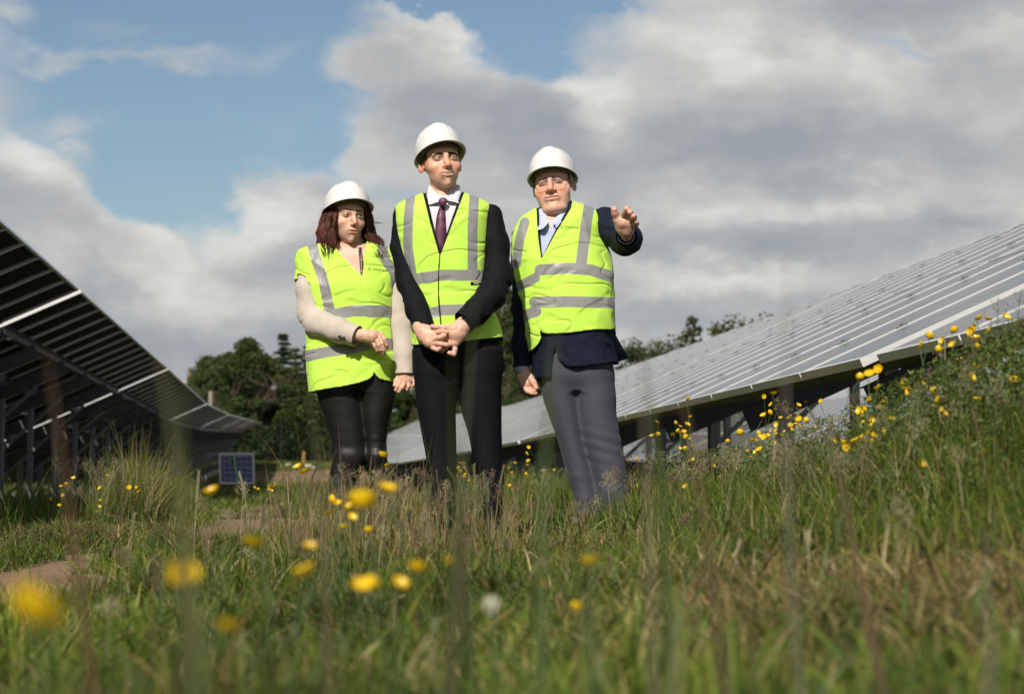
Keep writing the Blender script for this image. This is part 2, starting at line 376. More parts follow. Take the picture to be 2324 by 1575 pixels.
if not globals().get("NOROW"): row(11.2, 8.2, 8, lambda y: right_h(y)+.05, '%s table of the pale row seen between the posts of the near right row', 'tables of the second right row')
# plate mesh stands in for sun patches low on left-row posts; never placed
# ------------------------------------------------------------------ signed-distance modelling
def _len(v): return np.sqrt((v*v).sum(-1))
def smin(a, b, k):
    if k <= 0: return np.minimum(a, b)
    h = np.clip(.5+.5*(b-a)/k, 0, 1); return b*(1-h)+a*h-k*h*(1-h)
def smax(a, b, k): return -smin(-a, -b, k)
def ell(P, c, r, rot=None):
    p = P-np.asarray(c, float)
    if rot is not None: p = p @ np.asarray(rot)
    r = np.asarray(r, float); k0 = _len(p/r); k1 = _len(p/(r*r)); return k0*(k0-1)/np.maximum(k1, 1e-9)
def cone(P, a, b, r1, r2, sq=None):
    """rounded cone from a to b; sq = (axis, factor) squeezes the section along axis"""
    a = np.asarray(a, float); b = np.asarray(b, float)
    if sq is not None:
        ax = np.asarray(sq[0], float); ax = ax/np.linalg.norm(ax); f = sq[1]-1
        P = P + np.outer((P-a) @ ax, ax)*f; b = b + ((b-a) @ ax)*ax*f
    ab = b-a; h = np.clip(((P-a) @ ab)/max(ab @ ab, 1e-12), 0, 1); return _len(P-a-h[:, None]*ab) - (r1+(r2-r1)*h)
def chain(P, pts, k=.01, sq=None):
    """pts: list of (xyz, r)"""
    d = None
    for (a, r1), (b, r2) in zip(pts[:-1], pts[1:]):
        e = cone(P, a, b, r1, r2, sq); d = e if d is None else smin(d, e, k)
    return d
_DC = {}
def dens(S):
    """sections resampled along smooth curves"""
    key = tuple(tuple(map(float, s)) for s in S)
    if key in _DC: return _DC[key]
    A = np.array(sorted(key)); z = A[:, 0]; d = np.diff(A, axis=0)/np.diff(z)[:, None]
    m = np.concatenate([d[:1], (d[1:]+d[:-1])/2, d[-1:]]); m[1:-1] = np.where(d[1:]*d[:-1] > 0, np.sign(d[1:])*np.minimum(np.abs(m[1:-1]), 2.2*np.minimum(np.abs(d[1:]), np.abs(d[:-1]))), 0)
    zz = np.linspace(z[0], z[-1], 160); i = np.clip(np.searchsorted(z, zz)-1, 0, len(z)-2); h = (z[i+1]-z[i])[:, None]; t = (zz-z[i])[:, None]/h
    B = (1+2*t)*(1-t)**2*A[i]+t*(1-t)**2*h*m[i]+t*t*(3-2*t)*A[i+1]+t*t*(t-1)*h*m[i+1]; B[:, 0] = zz; _DC[key] = B; return B
def loft(P, S, n=2.4):
    """S rows: z, cx, cy, rx, ry (any order of z)"""
    S = dens(S); z = P[:, 2]
    cx, cy, rx, ry = (np.interp(z, S[:, 0], S[:, i]) for i in (1, 2, 3, 4))
    k = (np.abs((P[:, 0]-cx)/rx)**n + np.abs((P[:, 1]-cy)/ry)**n)**(1/n)
    d = (k-1)*np.minimum(rx, ry)
    return smax(d, np.maximum(z-S[-1, 0], S[0, 0]-z), .01)
def snets(f, lo, hi, h):
    """surface nets over f(P); blocks far from the surface are skipped"""
    lo = np.asarray(lo, float); hi = np.asarray(hi, float); B = 4
    nb = np.ceil((hi-lo)/(h*B)).astype(int); n = nb*B
    c = [lo[i]+(np.arange(nb[i])+.5-.5/B)*h*B for i in range(3)]
    C = np.stack(np.meshgrid(*c, indexing='ij'), -1).reshape(-1, 3)
    fc = f(C); act = np.abs(fc) < h*B*1.9
    F = np.repeat(np.repeat(np.repeat(fc.reshape(nb), B, 0), B, 1), B, 2)
    idx = np.argwhere(act.reshape(nb))*B
    off = np.stack(np.meshgrid(*[np.arange(B)]*3, indexing='ij'), -1).reshape(-1, 3)
    I = (idx[:, None, :]+off[None]).reshape(-1, 3)
    for s in range(0, len(I), 400000):
        J = I[s:s+400000]; F[J[:, 0], J[:, 1], J[:, 2]] = f(lo+J*h)
    ins = F < 0; c8 = [(a, b, c_) for a in (0, 1) for b in (0, 1) for c_ in (0, 1)]
    sl_ = lambda o: tuple(slice(o[i], n[i]-1+o[i]) for i in range(3))
    cnt = sum(ins[sl_(o)].astype(np.int8) for o in c8); cell = (cnt > 0) & (cnt < 8)
    ci = np.argwhere(cell); vid = -np.ones(cell.shape, np.int64); vid[cell] = np.arange(len(ci))
    acc = np.zeros((len(ci), 3)); w = np.zeros(len(ci))
    for a in c8:
        for ax in range(3):
            if a[ax]: continue
            b = list(a); b[ax] = 1
            fa = F[ci[:, 0]+a[0], ci[:, 1]+a[1], ci[:, 2]+a[2]]; fb = F[ci[:, 0]+b[0], ci[:, 1]+b[1], ci[:, 2]+b[2]]
            x = (fa < 0) != (fb < 0); t = np.where(x, fa/np.where(fa == fb, 1, fa-fb), 0)
            p = np.tile(np.array(a, float), (len(ci), 1)); p[:, ax] += t; acc += p*x[:, None]; w += x
    V = lo+(ci+acc/w[:, None])*h
    Q = []
    for ax in range(3):
        u, v = (ax+1) % 3, (ax+2) % 3
        s0 = [slice(1, n[i]-1) for i in range(3)]; s1 = list(s0); s0[ax] = slice(0, n[ax]-1); s1[ax] = slice(1, n[ax])
        A = ins[tuple(s0)]; Bm = ins[tuple(s1)]
        for flip, mask in ((0, A & ~Bm), (1, ~A & Bm)):
            e = np.argwhere(mask)
            if not len(e): continue
            for i in range(3):
                if i != ax: e[:, i] += 1
            q = []
            for du, dv in ((-1, -1), (0, -1), (0, 0), (-1, 0)):
                g = e.copy(); g[:, u] += du; g[:, v] += dv; q.append(vid[g[:, 0], g[:, 1], g[:, 2]])
            q = np.stack(q, 1); Q.append(q[:, ::-1] if flip else q)
    Q = np.concatenate(Q); Q = Q[(Q >= 0).all(1)]
    return V, Q
def clip(V, F, g):
    """keep the part of the mesh where g(vertex) < 0, cutting faces at the border"""
    V = np.asarray(V, float); g = np.asarray(g, float).copy(); g[np.abs(g) < 1e-9] = 1e-9
    ins = g < 0; fi = ins[F]; full = fi.all(1); part = fi.any(1) & ~full
    out = [tuple(f) for f in F[full]]; new = []; cache = {}
    def cut(a, b):
        k = (a, b) if a < b else (b, a)
        if k not in cache:
            t = g[a]/(g[a]-g[b]); new.append(V[a]+(V[b]-V[a])*t); cache[k] = len(V)+len(new)-1
        return cache[k]
    for f in F[part]:
        p = []
        for i in range(len(f)):
            a, b = int(f[i]), int(f[(i+1) % len(f)])
            if ins[a]: p.append(a)
            if ins[a] != ins[b]: p.append(cut(a, b))
        if len(p) >= 3: out.append(tuple(p))
    V2 = np.concatenate([V, np.array(new)]) if new else V
    used = np.unique(np.concatenate([np.array(f) for f in out])); mp = -np.ones(len(V2), int); mp[used] = np.arange(len(used))
    return V2[used], [tuple(int(mp[i]) for i in f) for f in out]
def join(parts):
    V = []; F = []; C = []; b = 0
    for v, f, *c in parts:
        V.append(v); F += [tuple(int(i)+b for i in q) for q in f]; b += len(v)
        if c: C.append(c[0])
    return np.concatenate(V), F, (np.concatenate(C) if C else None)
def rotm(rx=0, ry=0, rz=0): return np.array((Matrix.Rotation(rz, 3, 'Z') @ Matrix.Rotation(ry, 3, 'Y') @ Matrix.Rotation(rx, 3, 'X')))
# ------------------------------------------------------------------ a person's frame: local x to the right of the picture, y away from the camera, z up
class Fig:
    def __init__(s, xpx, D, ground, label):
        s.D = D; p = at(xpx, 1065, D); s.o = Vector((p.x, p.y, ground)); s.e = empty('person', s.o, -YAW)
        s.mi = s.e.matrix_basis.inverted(); s.w = D/FPX; tag(s.e, label, 'person')
        s.M = Matrix.Translation(s.o) @ Matrix.Rotation(-YAW, 4, 'Z')
        s.Mi = s.M.inverted()
    def p(s, x, y, d=0.0):
        """local point seen at (x, y), d metres nearer than the figure's plane"""
        a = s.Mi @ at(x, y, 1.0); b = s.Mi @ at(x, y, s.D); t = (-float(d)-a.y)/(b.y-a.y); return np.array(a+(b-a)*t)
    def px(s, V):
        """frame coordinates of local points"""
        A = np.array(s.M); P = V @ A[:3, :3].T + A[:3, 3] - np.array((0, 0, CAMZ))
        z = P @ np.array(FW); return 1162+FPX*(P @ np.array(RT))/z, 787.5-FPX*(P @ np.array(UP))/z
    def sec(s, y, xl, xr, ry, d=0.0):
        """loft section at frame height y between xl and xr, half depth ry, centre d nearer"""
        a = s.p(xl, y, d); b = s.p(xr, y, d); return (a[2], (a[0]+b[0])/2, a[1], (b[0]-a[0])/2, ry)
    def ch(s, pts): return [(s.p(x, y, d), r*s.w) for x, y, d, r in pts]
    def mesh(s, name, V, F, m, parent=None, smooth=True, attrs=None, thick=0.0):
        o = mesh_np(name, V, F, m, smooth, parent or s.e, attrs=attrs)
        if thick:
            k = o.modifiers.new('thickness', 'SOLIDIFY'); k.thickness = thick; k.offset = 1.0; k.use_even_offset = False
        return o
def band(px, py, line, hw):
    """signed distance in frame pixels to a straight or broken band (list of points), half width hw"""
    d = None
    for (x0, y0), (x1, y1) in zip(line[:-1], line[1:]):
        vx, vy = x1-x0, y1-y0; L = vx*vx+vy*vy; t = np.clip(((px-x0)*vx+(py-y0)*vy)/L, 0, 1)
        e = np.hypot(px-x0-t*vx, py-y0-t*vy); d = e if d is None else np.minimum(d, e)
    return d-hw
def poly(px, py, pts):
    """signed distance to a polygon, negative inside"""
    d = band(px, py, pts+[pts[0]], 0); ins = np.zeros(len(px), bool)
    for (x0, y0), (x1, y1) in zip(pts, pts[1:]+[pts[0]]):
        c = ((y0 > py) != (y1 > py)) & (px < (x1-x0)*(py-y0)/((y1-y0) if y1 != y0 else 1e-9)+x0); ins ^= c
    return np.where(ins, -d, d)
# ------------------------------------------------------------------ cloth and skin materials
def vest_fn(t, b, co, base, nb):
    g = t.new('ShaderNodeAttribute', attribute_name='grey').outputs['Fac']; e = t.new('ShaderNodeAttribute', attribute_name='edge').outputs['Fac']
    n = t.noise(co, 9, 4, .6); w = t.noise(co, 700, 2, .5)
    c = t.mix(n, base, (.54, .87, .08, 1))
    gr = t.mix(t.noise(co, 30, 4, .6), (.23, .235, .23, 1), (.33, .33, .32, 1))
    f = t.smooth(g, -.0006, .0006, 1, 0); c = t.mix(f, c, gr)
    mp = t.new('ShaderNodeMapping'); mp.inputs['Scale'].default_value = (1, 1, 1.7); mp.inputs['Rotation'].default_value = (0, .5, 0); t.l.new(co, mp.inputs[0]); cr = t.noise(mp.outputs[0], 5.5, 1, .4, .6)
    rg = t.m('ABSOLUTE', t.m('SUBTRACT', cr, .5)); b2 = t.new('ShaderNodeBump'); b2.inputs['Strength'].default_value = 1; b2.inputs['Distance'].default_value = .0032; t.l.new(t.smooth(rg, 0, .07), b2.inputs['Height']); t.l.new(nb, b2.inputs['Normal']); t.l.new(b2.outputs[0], b.inputs['Normal'])
    f2 = t.smooth(e, -.0006, .0006, 1, 0); t.put(b.inputs['Roughness'], t.mix(f, .75, .42, 'FLOAT'))
    return t.mix(f2, c, t.new('ShaderNodeAttribute', attribute_name='edgecol').outputs['Color'])
M_VEST = mat('hi_vis_mesh_cloth', (.60, .92, .105), .75, sheen=.15, bump=.0006, bscale=260, fn=vest_fn, trans=.10)
def hat_fn(t, b, co, base, nb): return t.mix(t.smooth(t.noise(co, 25, 5, .7), .62, .85), base, (.70, .69, .64, 1))
M_HAT = mat('white_hard_plastic', (.69, .685, .66), .28, spec=.5, coat=.2, fn=hat_fn)
M_BLACKP = mat('black_plastic', (.012, .012, .013), .45)
M_WEB = mat('brow_band', (.16, .13, .08), .8)
def skin_fn(t, b, co, base, nb):
    b.inputs['Subsurface Weight'].default_value = .12; b.inputs['Subsurface Radius'].default_value = (.012, .005, .003); b.inputs['Subsurface Scale'].default_value = .6
    n = t.noise(co, 55, 5, .6); x = t.new('ShaderNodeMix', data_type='RGBA', blend_type='MULTIPLY'); x.inputs[0].default_value = 1
    t.put(x.inputs[6], base); t.put(x.inputs[7], t.mix(n, (.86, .80, .78, 1), (1.1, 1.12, 1.12, 1))); return x.outputs[2]
M_SKIN = mat('skin', (.5, .3, .2), .46, spec=.45, attr='skin', bump=.0004, bscale=700, fn=skin_fn)
# ------------------------------------------------------------------ head
def head_sdf(q, c):
    """q: points in head space (x right in picture when facing, -y forward, z up, eyes at z=0); c: dict of proportions"""
    Wd = c.get('wide', 1.0); P = q.copy(); P[:, 0] = P[:, 0]/Wd*(1+c.get('taper', .1)*np.clip((-P[:, 2]-.025)/.08, 0, 1)*np.clip((-P[:, 1]+.02)/.05, 0, 1))
    A = P.copy(); A[:, 0] = np.abs(A[:, 0]); jaw = c.get('jaw', 1.0); fat = c.get('fat', 0.0)
    d = ell(P, (0, .012, .035), (.074, .093, .088))
    d = smin(d, ell(P, (0, -.030, -.022), (.0625, .060, .080)), .03)
    d = smin(d, ell(A, (.022*jaw, -.028, -.064), (.034*jaw+fat*.6, .046, .034)), .03)
    d = smin(d, ell(P, (0, -.068, -.098), (.022*jaw, .0225, .017)), .020)
    d = smin(d, ell(A, (.042+fat*.3, -.054, -.028), (.022+fat*.5, .022, .019+fat)), .018)
    d = smin(d, cone(A, (.006, -.086, .014), (.040, -.074, .017), .010, .009), .014)
    d = smax(d, -ell(A, (.031, -.100, .000), (.020, .023, .0135)), .010)
    if fat: d = smin(d, ell(P, (0, -.045, -.108), (.050, .045, .024)), .03)
    ns = c.get('nose', 1.0)
    d = smin(d, chain(P, [((0, -.086, .010), .0085), ((0, -.098, -.014), .0085), ((0, -.1125*(1+.03*(ns-1)), -.033), .0118*ns)], .008), .011)
    d = smin(d, ell(A, (.0125*ns, -.099, -.0385), (.0085*ns, .0115, .0075)), .006)
    d = smax(d, -ell(A, (.0065*ns, -.107, -.0475), (.0045, .006, .005)), .003)
    d = smin(d, ell(P, (0, -.086, -.066), (.026, .013, .020)), .018)
    mw = c.get('mouth', 1.0); sm = c.get('smile', 0.0)
    Lp = P.copy(); Lp[:, 2] -= sm*np.abs(P[:, 0])
    d = smin(d, ell(Lp, (0, -.0945, -.0618), (.022*mw, .0078, .0046)), .004)
    d = smin(d, ell(Lp, (0, -.0938, -.0735), (.019*mw, .0078, .0055)), .004)
    d = smax(d, -ell(Lp, (0, -.105, -.0676), (.025*mw, .0095, .0013)), .0022)
    d = smax(d, -ell(P, (0, -.099, -.084), (.018, .006, .003)), .005)
    if c.get('fold', 0): d = smax(d, -(cone(A, (.017, -.103, -.040), (.034, -.092, -.066), .0028, .0022)), .008*c['fold'])
    # eye lids with a slit
    eye = ell(A, (.0305, -.0796, .0010), (.0165, .0122, .0098)); d = smin(d, eye, .007)
    d = smax(d, -ell(A, (.0305, -.0925, .0015), (.0130, .0105, c.get('slit', .0028))), .0015)
    d = smin(d, cone(A, (.014, -.090, c.get('brow_z', .0195)-.003), (.042, -.081, c.get('brow_z', .0195)-.002), .0048, .0035), .005)
    # ears
    er = rotm(0, 0, .35); E = A-np.array((.079, .014, -.004))
    ear = ell(E @ rotm(.15, 0, -.55), (0, 0, 0), (.0060, .0165, .0255)); ear = smax(ear, -ell(E @ rotm(.15, 0, -.55), (.0062, -.002, .004), (.0075, .010, .017)), .002)
    d = smin(d, ear, .006)
    if c.get('wr', 0):
        d = d + .0009*c['wr']*vnoise(q*np.array((70, 70, 260)), 5)*(P[:, 2] > .022)
    return d
def head_color(q, c):
    """skin colour over the head (albedo of lips, brows, cheeks, eyelids; shade painted into sockets, creases and ears)"""
    P = q.copy(); P[:, 0] /= c.get('wide', 1.0); A = np.abs(P[:, 0]); base = np.array(c['skin']); col = np.tile(base, (len(P), 1))
    fr = P[:, 1] < -.05
    def paint(mask, rgb, a=1.0):
        m = np.clip(mask, 0, 1)[:, None]*a; col[:] = col*(1-m)+np.array(rgb)*m
    g = lambda x, z, rx, rz: np.exp(-((A-x)/rx)**2-((P[:, 2]-z)/rz)**2)
    red = base*np.array((1.05, .66, .58))
    paint(g(.040, -.036, .020, .017)*fr, red, c.get('blush', .55)); paint(g(0, -.036, .013, .014)*fr, red, .75); paint(g(.077, -.01, .02, .03)*(~fr), red, .7)
    paint(g(.0305, .003, .018, .009)*fr, base*np.array((.72, .58, .55)), .65)
    sm = c.get('smile', 0.0); mw = c.get('mouth', 1.0); zl = P[:, 2]-sm*A
    lip = np.clip(1.6-np.hypot(P[:, 0]/(.0235*mw), (zl+.0675)/.0115)*1.6, 0, 1)*(P[:, 1] < -.08)
    paint(lip*1.6, c.get('lip', base*np.array((.85, .45, .42))), .9)
    if c.get('open', 0):
        paint(np.clip(2.2-np.hypot(P[:, 0]/(.0165*mw), (zl+.0668)/(.0010+c['open']))*2, 0, 1)*(P[:, 1] < -.07), (.58, .50, .44), .9)
        line = np.clip(2.2-np.hypot(P[:, 0]/(.024*mw), (zl+.0655-c['open'])/.0015)*2, 0, 1)
        paint(line*(P[:, 1] < -.07), (.10, .03, .02), .8)
    else: paint(np.clip(2.2-np.hypot(P[:, 0]/(.0255*mw), (zl+.0676)/.0019)*2, 0, 1)*(P[:, 1] < -.07), base*np.array((.35, .12, .10)), .9)
    # brows
    bz = c.get('brow_z', .0205) + c.get('brow_arch', .12)*(A-.014)-6.0*np.clip(A-.034, 0, 1)**2*10
    br = np.clip(1.5-np.abs(P[:, 2]-bz)/c.get('brow_h', .0045)*1.2, 0, 1)*np.clip((A-.008)/.004, 0, 1)*np.clip((.050-A)/.008, 0, 1)*fr
    n = .95+.15*vnoise(q*np.array((420, 420, 120)), 3); paint(br*n*1.6, c['hair'], c.get('brow_a', .9))
    paint(np.exp(-((A-.0305)/.019)**2-((P[:, 2]-.009)/.0075)**2)*fr, base*np.array((.50, .38, .34)), c.get('socket_shade', .38)); paint(np.exp(-((A-.014)/.006)**2-((P[:, 2]-.004)/.010)**2)*fr, base*np.array((.55, .42, .38)), .5)  # shade under the brow and beside the nose, painted into the skin
    # lash lines, and shade of the lid crease painted in
    lash = np.clip(1.6-np.abs(P[:, 2]-(.0040-.10*np.abs(A-.0305)))/.0017, 0, 1)*np.clip((.0175-np.abs(A-.0305))/.003, 0, 1)*fr
    paint(lash, (.03, .015, .01), c.get('lash', .85))
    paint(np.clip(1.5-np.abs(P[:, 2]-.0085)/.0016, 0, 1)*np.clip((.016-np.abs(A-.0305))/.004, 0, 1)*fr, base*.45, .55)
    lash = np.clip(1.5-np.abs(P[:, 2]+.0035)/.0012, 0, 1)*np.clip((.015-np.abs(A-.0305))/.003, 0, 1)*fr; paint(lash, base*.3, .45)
    ax = np.abs(P[:, 0]); paint(np.exp(-((P[:, 1]-.012)/.010)**2-((P[:, 2]+.006)/.016)**2)*(ax > .074)*(P[:, 1] < .03), base*np.array((.62, .38, .33)), .75)  # shade in the hollow of the ear, painted as darker skin
    if c.get('stubble'):
        st = np.clip((-P[:, 2]-.042)/.02, 0, 1)*np.clip((.055-np.abs(P[:, 1]+.05))/.04, 0, 1); paint(st*.9, base*np.array((.66, .62, .62)), c['stubble'])
    if c.get('fold', 0): 
        t = np.clip((-.040-P[:, 2])/.028, 0, 1); fx = .018+.017*t; paint(np.clip(1.4-np.abs(A-fx)/.0022, 0, 1)*(P[:, 2] < -.036)*(P[:, 2] > -.072)*fr, base*np.array((.6, .45, .4)), .55*c['fold'])  # crease from nose to mouth: its shade painted as a dark line
    paint(np.clip((vnoise(q*90, 8)-.55)*3, 0, 1), base*np.array((.8, .62, .55)), .35)
    # hair painted under the hat and at the temples
    hm = c.get('hairmask')
    if hm is not None: paint(hm(P, A), c['hair'], .95)
    return col
def eyebrows(fig, M, c, col, n=150, L=.0085, rad=.00055, seed=1):
    """short hairs laid along each brow"""
    rg = np.random.default_rng(seed); m = mat('eyebrow_hair', col, .85, spec=.1); bz0 = c.get('brow_z', .0205)
    for sg in (-1, 1):
        a = rg.uniform(.009, .049, n); t = (a-.009)/.040; wd = c.get('brow_h', .005)*(.75-.45*t); z = bz0+.001+c.get('brow_arch', .12)*(a-.014)-60*np.clip(a-.036, 0, 1)**2+rg.uniform(-1, 1, n)*wd*.62
        ys = np.linspace(-.125, -.04, 60); Wd = c.get('wide', 1.0); P = np.stack([np.repeat(sg*a*Wd, 60), np.tile(ys, n), np.repeat(z, 60)], 1); d = head_sdf(P, c).reshape(n, 60); y = ys[np.argmax(d < 0, axis=1)]
        mb = MB()
        for i in range(n):
            v = Vector((sg*(.45+.5*t[i]), .18, .75*(1-t[i])-.25*t[i])).normalized(); p = Vector((sg*a[i]*Wd, y[i]-.0006, z[i])); l = L*rg.uniform(.6, 1.1); mb.tube([M @ (p-v*l*.4), M @ (p+Vector((0, -.0007, 0))), M @ (p+v*l*.6+Vector((0, .0006, 0)))], [rad, rad, rad*.4], 3, cap=False)
        mb.build('eyebrow', [m], fig.e)
EYES = {}
def eyeball(fig, M, c, sgn):
    """white ball with iris, looking along the head's forward axis turned by c['gaze']"""
    key = c['iris']
    if key not in EYES:
        bm = bmesh.new(); bmesh.ops.create_uvsphere(bm, u_segments=24, v_segments=16, radius=.0115)
        me = bpy.data.meshes.new('eye'); bm.to_mesh(me); bm.free()
        me.materials.append(mat('eye_white', (.40, .36, .34), .25)); me.materials.append(mat('iris', c['iris'], .15)); me.materials.append(M_BLACKP)
        for p in me.polygons:
            r = math.hypot(p.center.x, p.center.y); p.material_index = 0 if p.center.z < 0 else (2 if r < .0026 else (1 if r < .0058 else 0))
            p.use_smooth = True
        EYES[key] = me
    o = bpy.data.objects.new('eye', EYES[key]); COL.objects.link(o); o.parent = fig.e
    o.matrix_local = M @ Matrix.Translation((sgn*.0305*c.get('wide', 1), -.0782, .0010)) @ Matrix.Rotation(c.get('gaze', 0), 4, 'Z') @ Matrix.Rotation(math.pi/2, 4, 'X')
def head_matrix(fig, eye_mid, yaw, pitch, roll, scale=1.0):
    """yaw > 0 turns the face to the right of the picture, pitch > 0 lifts it"""
    return Matrix.Translation(Vector(eye_mid)) @ Matrix.Rotation(roll, 4, 'Y') @ Matrix.Rotation(yaw, 4, 'Z') @ Matrix.Rotation(-pitch, 4, 'X') @ Matrix.Scale(scale, 4) @ Matrix.Translation((0, .095, 0))
def make_head(fig, M, c, neck, h=.0021):
    """head and neck as one surface; neck = list of (local point, radius)"""
    Mi = np.array(M.inverted()); S = M.to_scale()[0]
    def f(P):
        q = P @ Mi[:3, :3].T + Mi[:3, 3]; d = head_sdf(q, c)*S
        n = chain(P, neck, .02); return smin(d, n, .014)
    ctr = np.array(M.translation); lo = ctr+np.array((-.13, -.05-.10, -.26)); hi = ctr+np.array((.13, .25, .14))
    ctr2 = np.array(M @ Vector((0, 0, 0))); lo = ctr2+np.array((-.125, -.16, -.27)); hi = ctr2+np.array((.125, .15, .15))
    V, F = snets(f, lo, hi, h); q = V @ Mi[:3, :3].T + Mi[:3, 3]
    return V, F, head_color(q, c)
# ------------------------------------------------------------------ hard hat, in head space
def make_hat(fig, M, tilt=0.0, lift=0.0, sc=1.0, H=.103):
    T = M @ Matrix.Translation((0, .010, .048+lift)) @ Matrix.Rotation(tilt, 4, 'X') @ Matrix.Scale(sc, 4)
    nt, nr = 150, 90; V = []; F = []
    def rim(th):
        # th = 0 at the front: (height of rim, extra reach of the brim)
        f = max(0, math.cos(th)); b = max(0, -math.cos(th)); s_ = abs(math.sin(th))
        return -.006*f-.016*s_**2-.022*b**1.2, .030*f**1.6+.006+.006*b
    for j in range(nr+1):
        u = j/nr
        for i in range(nt):
            th = 2*math.pi*i/nt; zr, br = rim(th); cx, sy = math.sin(th), -math.cos(th)
            if u < .84:
                a = (u/.84)*math.pi/2; s_ = math.sin(a)**.93; z = H*math.cos(a)**.92
                x = cx*.0945*s_; y = sy*.1180*s_
                if z < .03: k = (.03-z)/.03; z = z + (zr*.72-0)*k*1.0
                # raised ridge over the crown and vents at the sides
                rid = .0045*math.exp(-(x/.026)**4)*min(1, s_*3)*(1 if y > -.06 else math.exp(-((y+.06)/.03)**2)) if z > .03 else 0
                gro = -.0016*math.exp(-((abs(x)-.030)/.0022)**2)*(z > .04)
                sx = .060+.022*math.sin((z-.02)*38); gro += -.0055*math.exp(-((y+sx-.045)/.0028)**2)*(abs(x) > .03)*(z > .0)
                k = 1+(rid+gro)/.12; x *= k; y *= k; z *= k if z > 0 else 1
            else:
                v = (u-.84)/.16; z = zr*.72+(zr*.28-.004*max(0, math.cos(th)))*min(1, v*1.6)-.006*v
                e = br*(v**1.15) + .0035*(1 if 0 < v else 0); x = cx*(.0945+e*.9); y = sy*(.1180+e)
            V.append((x, y, z))
    for j in range(nr):
        for i in range(nt):
            a, b = j*nt+i, j*nt+(i+1) % nt; F.append((a, b, b+nt, a+nt))
    V = [tuple(T @ Vector(v)) for v in V]
    o = mesh_np('hard_hat', V, F, M_HAT, True, fig.e); k = o.modifiers.new('thickness', 'SOLIDIFY'); k.thickness = .003; k.offset = -1
    # small vent slots near the crown
    for sx in (-1, 1):
        for q in range(3):
            mb = MB(); a = .62+.17*q; x = sx*.045; y = -.010+.03*q; z = H*math.sqrt(max(0, 1-(x/.0965)**2-(y/.120)**2))+.0012
            mb.box((x-.003, y-.009, z-.003), (x+.003, y+.009, z+.0012), T=T); mb.build('vent', [M_HAT], o)
    # harness band round the brow
    mb = []; n = 48; BV = []; BF = []
    for i in range(n):
        th = 2*math.pi*i/n; c_, s_ = math.sin(th), -math.cos(th)
        for z, e in ((-.020, 0), (.012, 0)): BV.append(tuple(T @ Vector((c_*(.080+e), s_*(.100+e)-.0, z-.010*max(0, s_)))))
    for i in range(n): a = 2*i; b = 2*((i+1) % n); BF.append((a, b, b+1, a+1))
    bo = mesh_np('headband', BV, BF, M_WEB, True, o); k = bo.modifiers.new('thickness', 'SOLIDIFY'); k.thickness = .002
    return T
c_hat_dark = [False]
# ------------------------------------------------------------------ hands
def hand(fig, palm, fingers, thumb, skin, sq=None, h=.0016, pk=.012, extra=None, seed=0):
    """palm: list of (point, radius) chains (each a list); fingers / thumb: lists of (point, radius); returns one mesh with colours"""
    allp = [p for c_ in palm for p in c_]+[p for f_ in fingers for p in f_]+list(thumb)
    pts = np.array([p[0] for p in allp]); lo = pts.min(0)-.03; hi = pts.max(0)+.03
    def f(P):
        d = None
        for c_ in palm:
            e = chain(P, [(p_, r_*.93) for p_, r_ in c_], .012); d = e if d is None else smin(d, e, pk)
        for f_ in fingers: d = smin(d, chain(P, [(p_, r_*.94) for p_, r_ in f_], .0022), .0018)
        if thumb: d = smin(d, chain(P, thumb, .004), .008)
        d = d + .0006*vnoise(P*160, seed)
        return d
    V, F = snets(f, lo, hi, h)
    base = np.array(skin); col = np.tile(base, (len(V), 1))
    tips = [f_[-1] for f_ in fingers]+([thumb[-1]] if thumb else []); kn = [p for f_ in fingers for p in f_[:-1]]
    for p, r in tips: m = np.exp(-(_len(V-np.array(p))/.011)**2)[:, None]*.5; col = col*(1-m)+base*np.array((1.05, .70, .66))*m
    for p, r in kn: m = np.exp(-(_len(V-np.array(p))/.009)**2)[:, None]*.30; col = col*(1-m)+base*np.array((.95, .66, .60))*m
    n = vnoise(V*45, 9)[:, None]*.08; col = col*(1+n)
    return V, F, col
# ------------------------------------------------------------------ garments shared code
def lofty(S, P):
    """local y of the front of a loft at points P"""
    A = dens(S); z = P[:, 2]
    cx, cy, rx, ry = (np.interp(z, A[:, 0], A[:, i]) for i in (1, 2, 3, 4)); n = 2.4
    return cy-ry*np.clip(1-np.abs((P[:, 0]-cx)/rx)**n, 0, 1)**(1/n)
def surf(fig, S, x, y, off=0.0):
    d = .1
    for _ in range(4):
        p = fig.p(x, y, d); d = -float(lofty(S, p[None])[0])+off
    return fig.p(x, y, d)
def folds(P, a=1.0, seed=0):
    r1 = 1-2*np.abs(vnoise(P*np.array((6.5, 6.5, 2.2))+P[:, 2:3]*np.array((1.5, 0, 0)), seed)); r2 = 1-2*np.abs(vnoise(P*np.array((3.2, 5, 12))+P[:, :1]*np.array((0, 0, 4.0)), seed+1))
    return a*1.5*(.0034*r1*np.abs(r1)+.0030*r2*np.abs(r2)*np.clip(.6+vnoise(P*4, seed+5), 0, 1)+.0012*vnoise(P*np.array((22, 22, 14)), seed+2))
